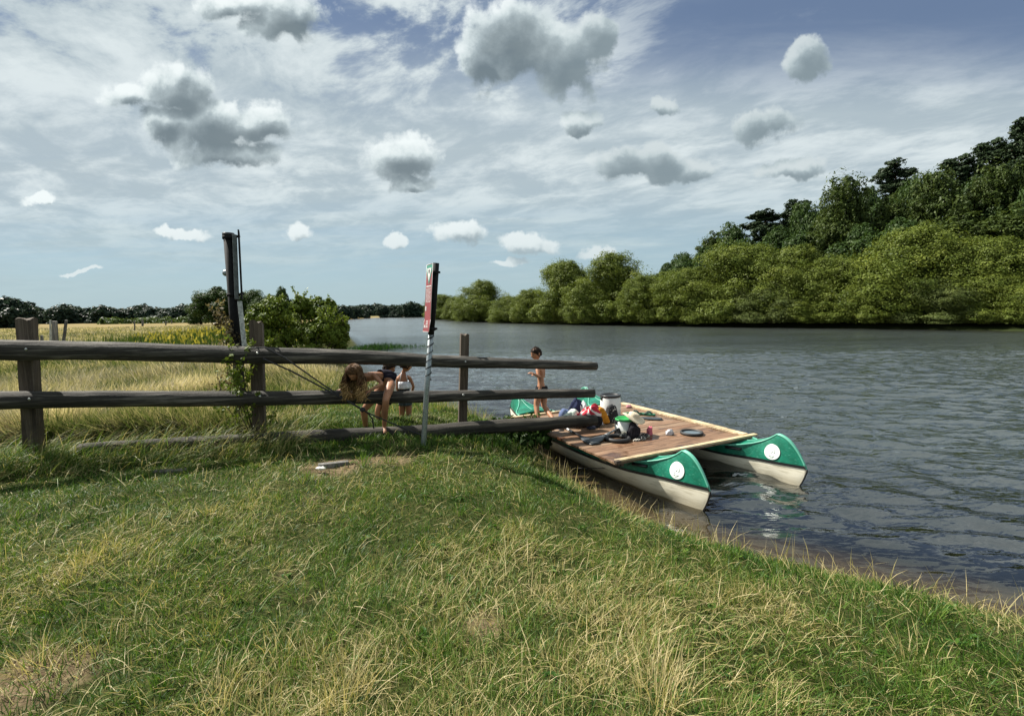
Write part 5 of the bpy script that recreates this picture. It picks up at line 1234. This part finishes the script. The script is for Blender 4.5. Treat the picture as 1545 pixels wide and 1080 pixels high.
# --- boy on the raft, side on, walking to the left with hands together at the chest
Yb = 7.15
foot1 = px(811, 645, DZ+.012); foot2 = px(841, 649, DZ+.012)
r = thing("person", "boy in dark swim trunks walking on the raft with hands at his chest", "person", (foot1.x, foot1.y, DZ))
pel = U(817, 588, 7.2); n_ = {}; e = []
n_['pel'] = (pel, (.082, .062)); n_['bel'] = (U(816, 577, 7.2), (.068, .055)); n_['che'] = (U(815.5, 566, 7.2), (.077, .060)); n_['uch'] = (U(815.5, 557, 7.2), (.075, .055)); n_['nk'] = (U(814, 548, 7.2), .033); n_['nk2'] = (U(812.5, 542, 7.19), .032)
e += [('pel', 'bel'), ('bel', 'che'), ('che', 'uch'), ('uch', 'nk'), ('nk', 'nk2')]
arm(n_, e, 'L', U(811, 557, 7.10), U(812.5, 568.5, 7.02), U(805.5, 563.5, 6.96), Vector((-1, -.1, .25)), .55, 'uch', .95)
arm(n_, e, 'R', U(820, 557.5, 7.26), U(820, 569, 7.22), U(810, 566, 7.06), Vector((-.9, -.5, .25)), .55, 'uch', .95)
leg(n_, e, 'L', U(813.5, 592, 7.16), U(809, 611, 7.12), Vector((foot1.x+.02, foot1.y+.02, DZ+.075)), Vector((foot1.x-.085, foot1.y-.04, DZ+.018)), 'pel', .95)
leg(n_, e, 'R', U(820.5, 592, 7.24), U(820.5, 612, 7.18), Vector((foot2.x+.0, foot2.y+.03, DZ+.085)), Vector((foot2.x-.085, foot2.y-.02, DZ+.018)), 'pel', .95)
skinned("body", n_, e, M_SKIN, r)
hc = U(809, 533.5, 7.18); M = headpart("head", hc, Vector((-.86, -.50, -.22)), Vector((0, 0, 1)), .086, M_SKIN, r); haircap(hc, M, .086, M_HAIRD, r, -.45, .42, 1.05)
shell("swim_trunks", [U(817, 582.5, 7.2), U(817, 586, 7.2), U(817.5, 591, 7.2), U(817.5, 596, 7.2)], [.084, .094, .104, .104], fabric("black_trunks", (.012, .013, .016)), r, sq=.85)

# --- girl climbing through the fence, bent forward, long loose hair
r = thing("person", "long haired girl in a dark swimsuit bending through the fence over its middle rail", "person", flat_at(560, 648, -.3))
yf = lambda u, off: flat_at(u, 560, off).y
n_ = {}; e = []
y0 = yf(560, 0)
n_['pel'] = (U(588, 569, y0+.06), (.088, .075)); n_['bel'] = (U(577, 566, y0+.0), (.075, .062)); n_['che'] = (U(566, 567, y0-.09), (.085, .068)); n_['uch'] = (U(556, 567, y0-.18), (.078, .055)); n_['nk'] = (U(546, 566, y0-.28), .034)
e += [('pel', 'bel'), ('bel', 'che'), ('che', 'uch'), ('uch', 'nk')]
arm(n_, e, 'L', U(548, 574, y0-.16), U(530, 582, y0-.20), U(515, 588, y0-.22), Vector((-.9, -.1, -.15)), .45, 'uch', 1.0)
arm(n_, e, 'R', U(564, 566, y0-.22), U(577, 579, y0-.34), U(560, 588, y0-.40), Vector((-.9, -.2, -.35)), .75, 'uch', 1.0)
ft = flat_at(581, 652, .27); an = flat_at(580, 641, .21)
leg(n_, e, 'R', U(591, 576, y0-.04), U(582, 603, y0-.38), an, ft, 'pel', 1.0)
g1 = U(552, 645, y0+.28); leg(n_, e, 'L', U(580, 582, y0+.10), U(549, 618, y0+.10), Vector((g1.x, g1.y, g1.z)), Vector((g1.x-.04, g1.y-.10, g1.z-.05)), 'pel', 1.05)
skinned("body", n_, e, M_SKIN2, r)
hc = U(534, 562, y0-.40); M = headpart("head", hc, Vector((-.15, -.72, -.68)), Vector((-.12, -.7, .6)), .092, M_SKIN2, r); haircap(hc, M, .092, M_HAIRL, r, -.55, .50, 1.08)
shell("swimsuit", [U(591, 572, y0+.08), U(585, 568.5, y0+.04), U(577, 566.3, y0+.0), U(573, 566.4, y0-.03)], [.098, .101, .086, .086], fabric("dark_swimsuit", (.016, .014, .024)), r, sq=.88)
mb = MB(); mb2 = MB()
for i in range(260):                          # locks follow the skull, then hang in loose waves beside the face
    a = rng.random()*2*math.pi; th0 = 1.1*math.sqrt(rng.random()); pts = []; rr_ = []
    a2 = a
    if math.sin(a) < -.35: a2 = a+(.75 if math.cos(a) > 0 else -.75)*(-math.sin(a))          # parted away from the face
    o0 = Vector((math.cos(a), math.sin(a), 0)); o3 = Vector((math.cos(a2), math.sin(a2), 0))
    L = .15+.21*rng.random(); ph = rng.random()*6; am = .010+.020*rng.random(); R_ = .098+.008*rng.random(); sp = .02*rng.normal()
    for j in range(4):
        th = th0+(1.57-th0)*j/3; oo = o0.lerp(o3, j/3).normalized(); pts.append(hc+(oo*math.sin(th)+Vector((0, 0, math.cos(th)*1.08)))*R_); rr_.append(.0068)
    for j in range(1, 13):
        t = j/12; w_ = am*t*1.5; pts.append(pts[3]+o3*(.030*math.sin(t*2.6)-.016*t)+Vector((sp*t+w_*math.sin(ph+t*15), -.04*t+w_*math.cos(ph+t*15), -L*t))); rr_.append(.0068*(1-.7*t**2)+.001)
    mb.tube(pts[:11], rr_[:11], 5); mb2.tube(pts[10:], rr_[10:], 5)
mb.obj("long_hair", M_HAIRL, r); mb2.obj("hair_tips", M_HAIRT, r)

# --- child half hidden between the rails, dark hair, face in profile to the right
Yc = 7.0; g2 = U(573, 641, Yc)
r = thing("person", "dark haired child in profile facing right, mostly hidden behind the bending girl", "person", g2)
n_ = {}; e = []
n_['pel'] = (U(581, 598, Yc), (.085, .068)); n_['bel'] = (U(582, 587, Yc), (.072, .056)); n_['che'] = (U(583, 575, Yc), (.080, .06)); n_['uch'] = (U(583, 567, Yc), (.076, .05)); n_['nk'] = (U(583.5, 560, Yc), .034)
e += [('pel', 'bel'), ('bel', 'che'), ('che', 'uch'), ('uch', 'nk')]
arm(n_, e, 'L', U(576, 569, Yc), U(574, 585, Yc-.05), U(580, 596, Yc-.16), Vector((.8, -.4, -.2)), .5, 'uch', .95)
arm(n_, e, 'R', U(590, 569, Yc), U(591, 583, Yc-.05), U(588, 596, Yc-.14), Vector((.2, -.5, -.8)), .5, 'uch', .95)
leg(n_, e, 'L', U(576, 603, Yc), U(569, 622, Yc-.05), U(573.5, 638, Yc), U(576.5, 643, Yc-.12), 'pel', .95)
leg(n_, e, 'R', U(585, 603, Yc), U(579, 622, Yc-.08), U(577, 638, Yc+.1), U(583, 643, Yc-.02), 'pel', .95)
skinned("body", n_, e, M_SKIN, r)
hc = U(587.5, 554.5, Yc); M = headpart("head", hc, Vector((.93, -.25, -.30)), Vector((0, 0, 1)), .088, M_SKIN2, r); haircap(hc, M, .088, M_HAIRD, r, -.5, .35, 1.13)
shell("swim_trunks", [U(581, 592, Yc), U(580.5, 597, Yc), U(580, 603, Yc), U(579.5, 609, Yc)], [.078, .092, .104, .108], fabric("dark_trunks", (.014, .012, .02)), r, sq=.85)

# --- girl standing beyond the fence with her back to the camera
Yd = 7.35; g3 = U(611, 643, Yd)
r = thing("person", "girl seen from behind in a white frilled swim top by the water", "person", g3)
n_ = {}; e = []
n_['pel'] = (U(611.5, 604, Yd), (.086, .066)); n_['bel'] = (U(610.5, 592, Yd), (.068, .055)); n_['che'] = (U(609, 579, Yd), (.080, .060)); n_['uch'] = (U(608.5, 569, Yd), (.076, .052)); n_['nk'] = (U(609, 560.5, Yd), .030); n_['nk2'] = (U(610, 556, Yd), .030)
e += [('pel', 'bel'), ('bel', 'che'), ('che', 'uch'), ('uch', 'nk'), ('nk', 'nk2')]
arm(n_, e, 'L', U(600, 570.5, Yd), U(599.5, 586, Yd-.02), U(603, 597, Yd+.12), Vector((.3, .7, -.3)), .5, 'uch', .92)
arm(n_, e, 'R', U(618, 569.5, Yd), U(624, 583, Yd+.03), U(621, 593, Yd+.14), Vector((-.3, .8, -.2)), .5, 'uch', .92)
leg(n_, e, 'L', U(607, 609, Yd), U(606.5, 625, Yd), U(606, 639, Yd), U(603, 641.5, Yd+.10), 'pel', .93)
leg(n_, e, 'R', U(616.5, 609, Yd), U(617, 625, Yd), U(614.5, 639, Yd+.02), U(617, 641.0, Yd+.13), 'pel', .93)
skinned("body", n_, e, M_SKIN2, r)
hc = U(613, 551, Yd); M = headpart("head", hc, Vector((.70, .55, -.25)), Vector((0, 0, 1)), .087, M_SKIN2, r); haircap(hc, M, .087, M_HAIRD, r, -.5, .35, 1.12)
mw = simple("white_frill", (.62, .64, .68), .8, var=.3, vs=60)
shell("frill", [U(609, 575, Yd), U(609.2, 579, Yd), U(609.6, 583.5, Yd), U(609.8, 586, Yd)], [.086, .092, .096, .100], mw, r, sq=.78, frill=.018)
shell("swim_top", [U(609.6, 584, Yd), U(610, 590, Yd)], [.086, .080], fabric("dark_top", (.02, .02, .03)), r, sq=.78)
shell("swim_bottom", [U(611, 600, Yd), U(611.5, 605, Yd), U(611.8, 611, Yd)], [.088, .098, .100], fabric("patterned_bottom", (.06, .08, .10), .5), r, sq=.85)
mb = MB()
for s_ in (-1, 1): mb.tube([U(609+6*s_, 576, Yd-.068), U(609+4.5*s_, 567, Yd-.060), U(609+3.2*s_, 562, Yd-.02)], .005, 5)
mb.obj("strap", mw, r)
# climber round the middle post and at the board post
bush("climbing_plant", "leafy climbing plant with small yellowish leaves wound round the middle fence post", "climbing plant",
     [(-.05, -.22, .62, .13), (.0, -.24, .95, .15), (-.25, -.05, .42, .16), (-.4, .1, .7, .18), (.05, -.24, .40, .10), (-.1, -.25, 1.05, .12), (.2, -.1, .25, .12), (-.3, 0, .15, .16), (-.5, .2, .35, .14), (-.15, -.2, .75, .1)], 9, .030, M_BUSH, .40, 24, .24, (flat_at(392, 655).x, flat_at(392, 655).y, .08), .003, subn=6, slen=.35)
bush("bramble", "dry bramble with pale seed heads climbing the tilted board post", "bramble",
     [(0, 0, 1.0, .10), (.02, -.05, 1.35, .11), (-.12, 0, 1.2, .10), (0, 0, .7, .14), (-.25, 0, .55, .16), (-.1, -.1, .35, .18), (-.18, 0, 1.5, .07)], 12, .030, leaf_mat("bramble_leaves", (.03, .025, .012), (.12, .09, .045), (.34, .30, .20)), .5, 34, .30, (P3(366, 640, YB).x, YB-.05, .0), .003, subn=6, slen=.35)
# dark weed clumps where the bank meets the raft
bush("weed_clump", "dark green weed clump on the bank corner under the bottom log", "weeds",
     [(0, 0, .12, .16), (.2, .1, .16, .15), (.35, -.05, .10, .15), (-.25, .05, .14, .15), (.15, -.15, .08, .14), (-.45, 0, .10, .13)], 60, .045, leaf_mat("weed_leaves", (.015, .035, .008), (.04, .08, .015), (.09, .15, .03)), .4, 60, .18, (gp(782, 672).x, gp(782, 672).y, Hs(gp(782, 672).x, gp(782, 672).y)), .003, subn=14, slen=.4)
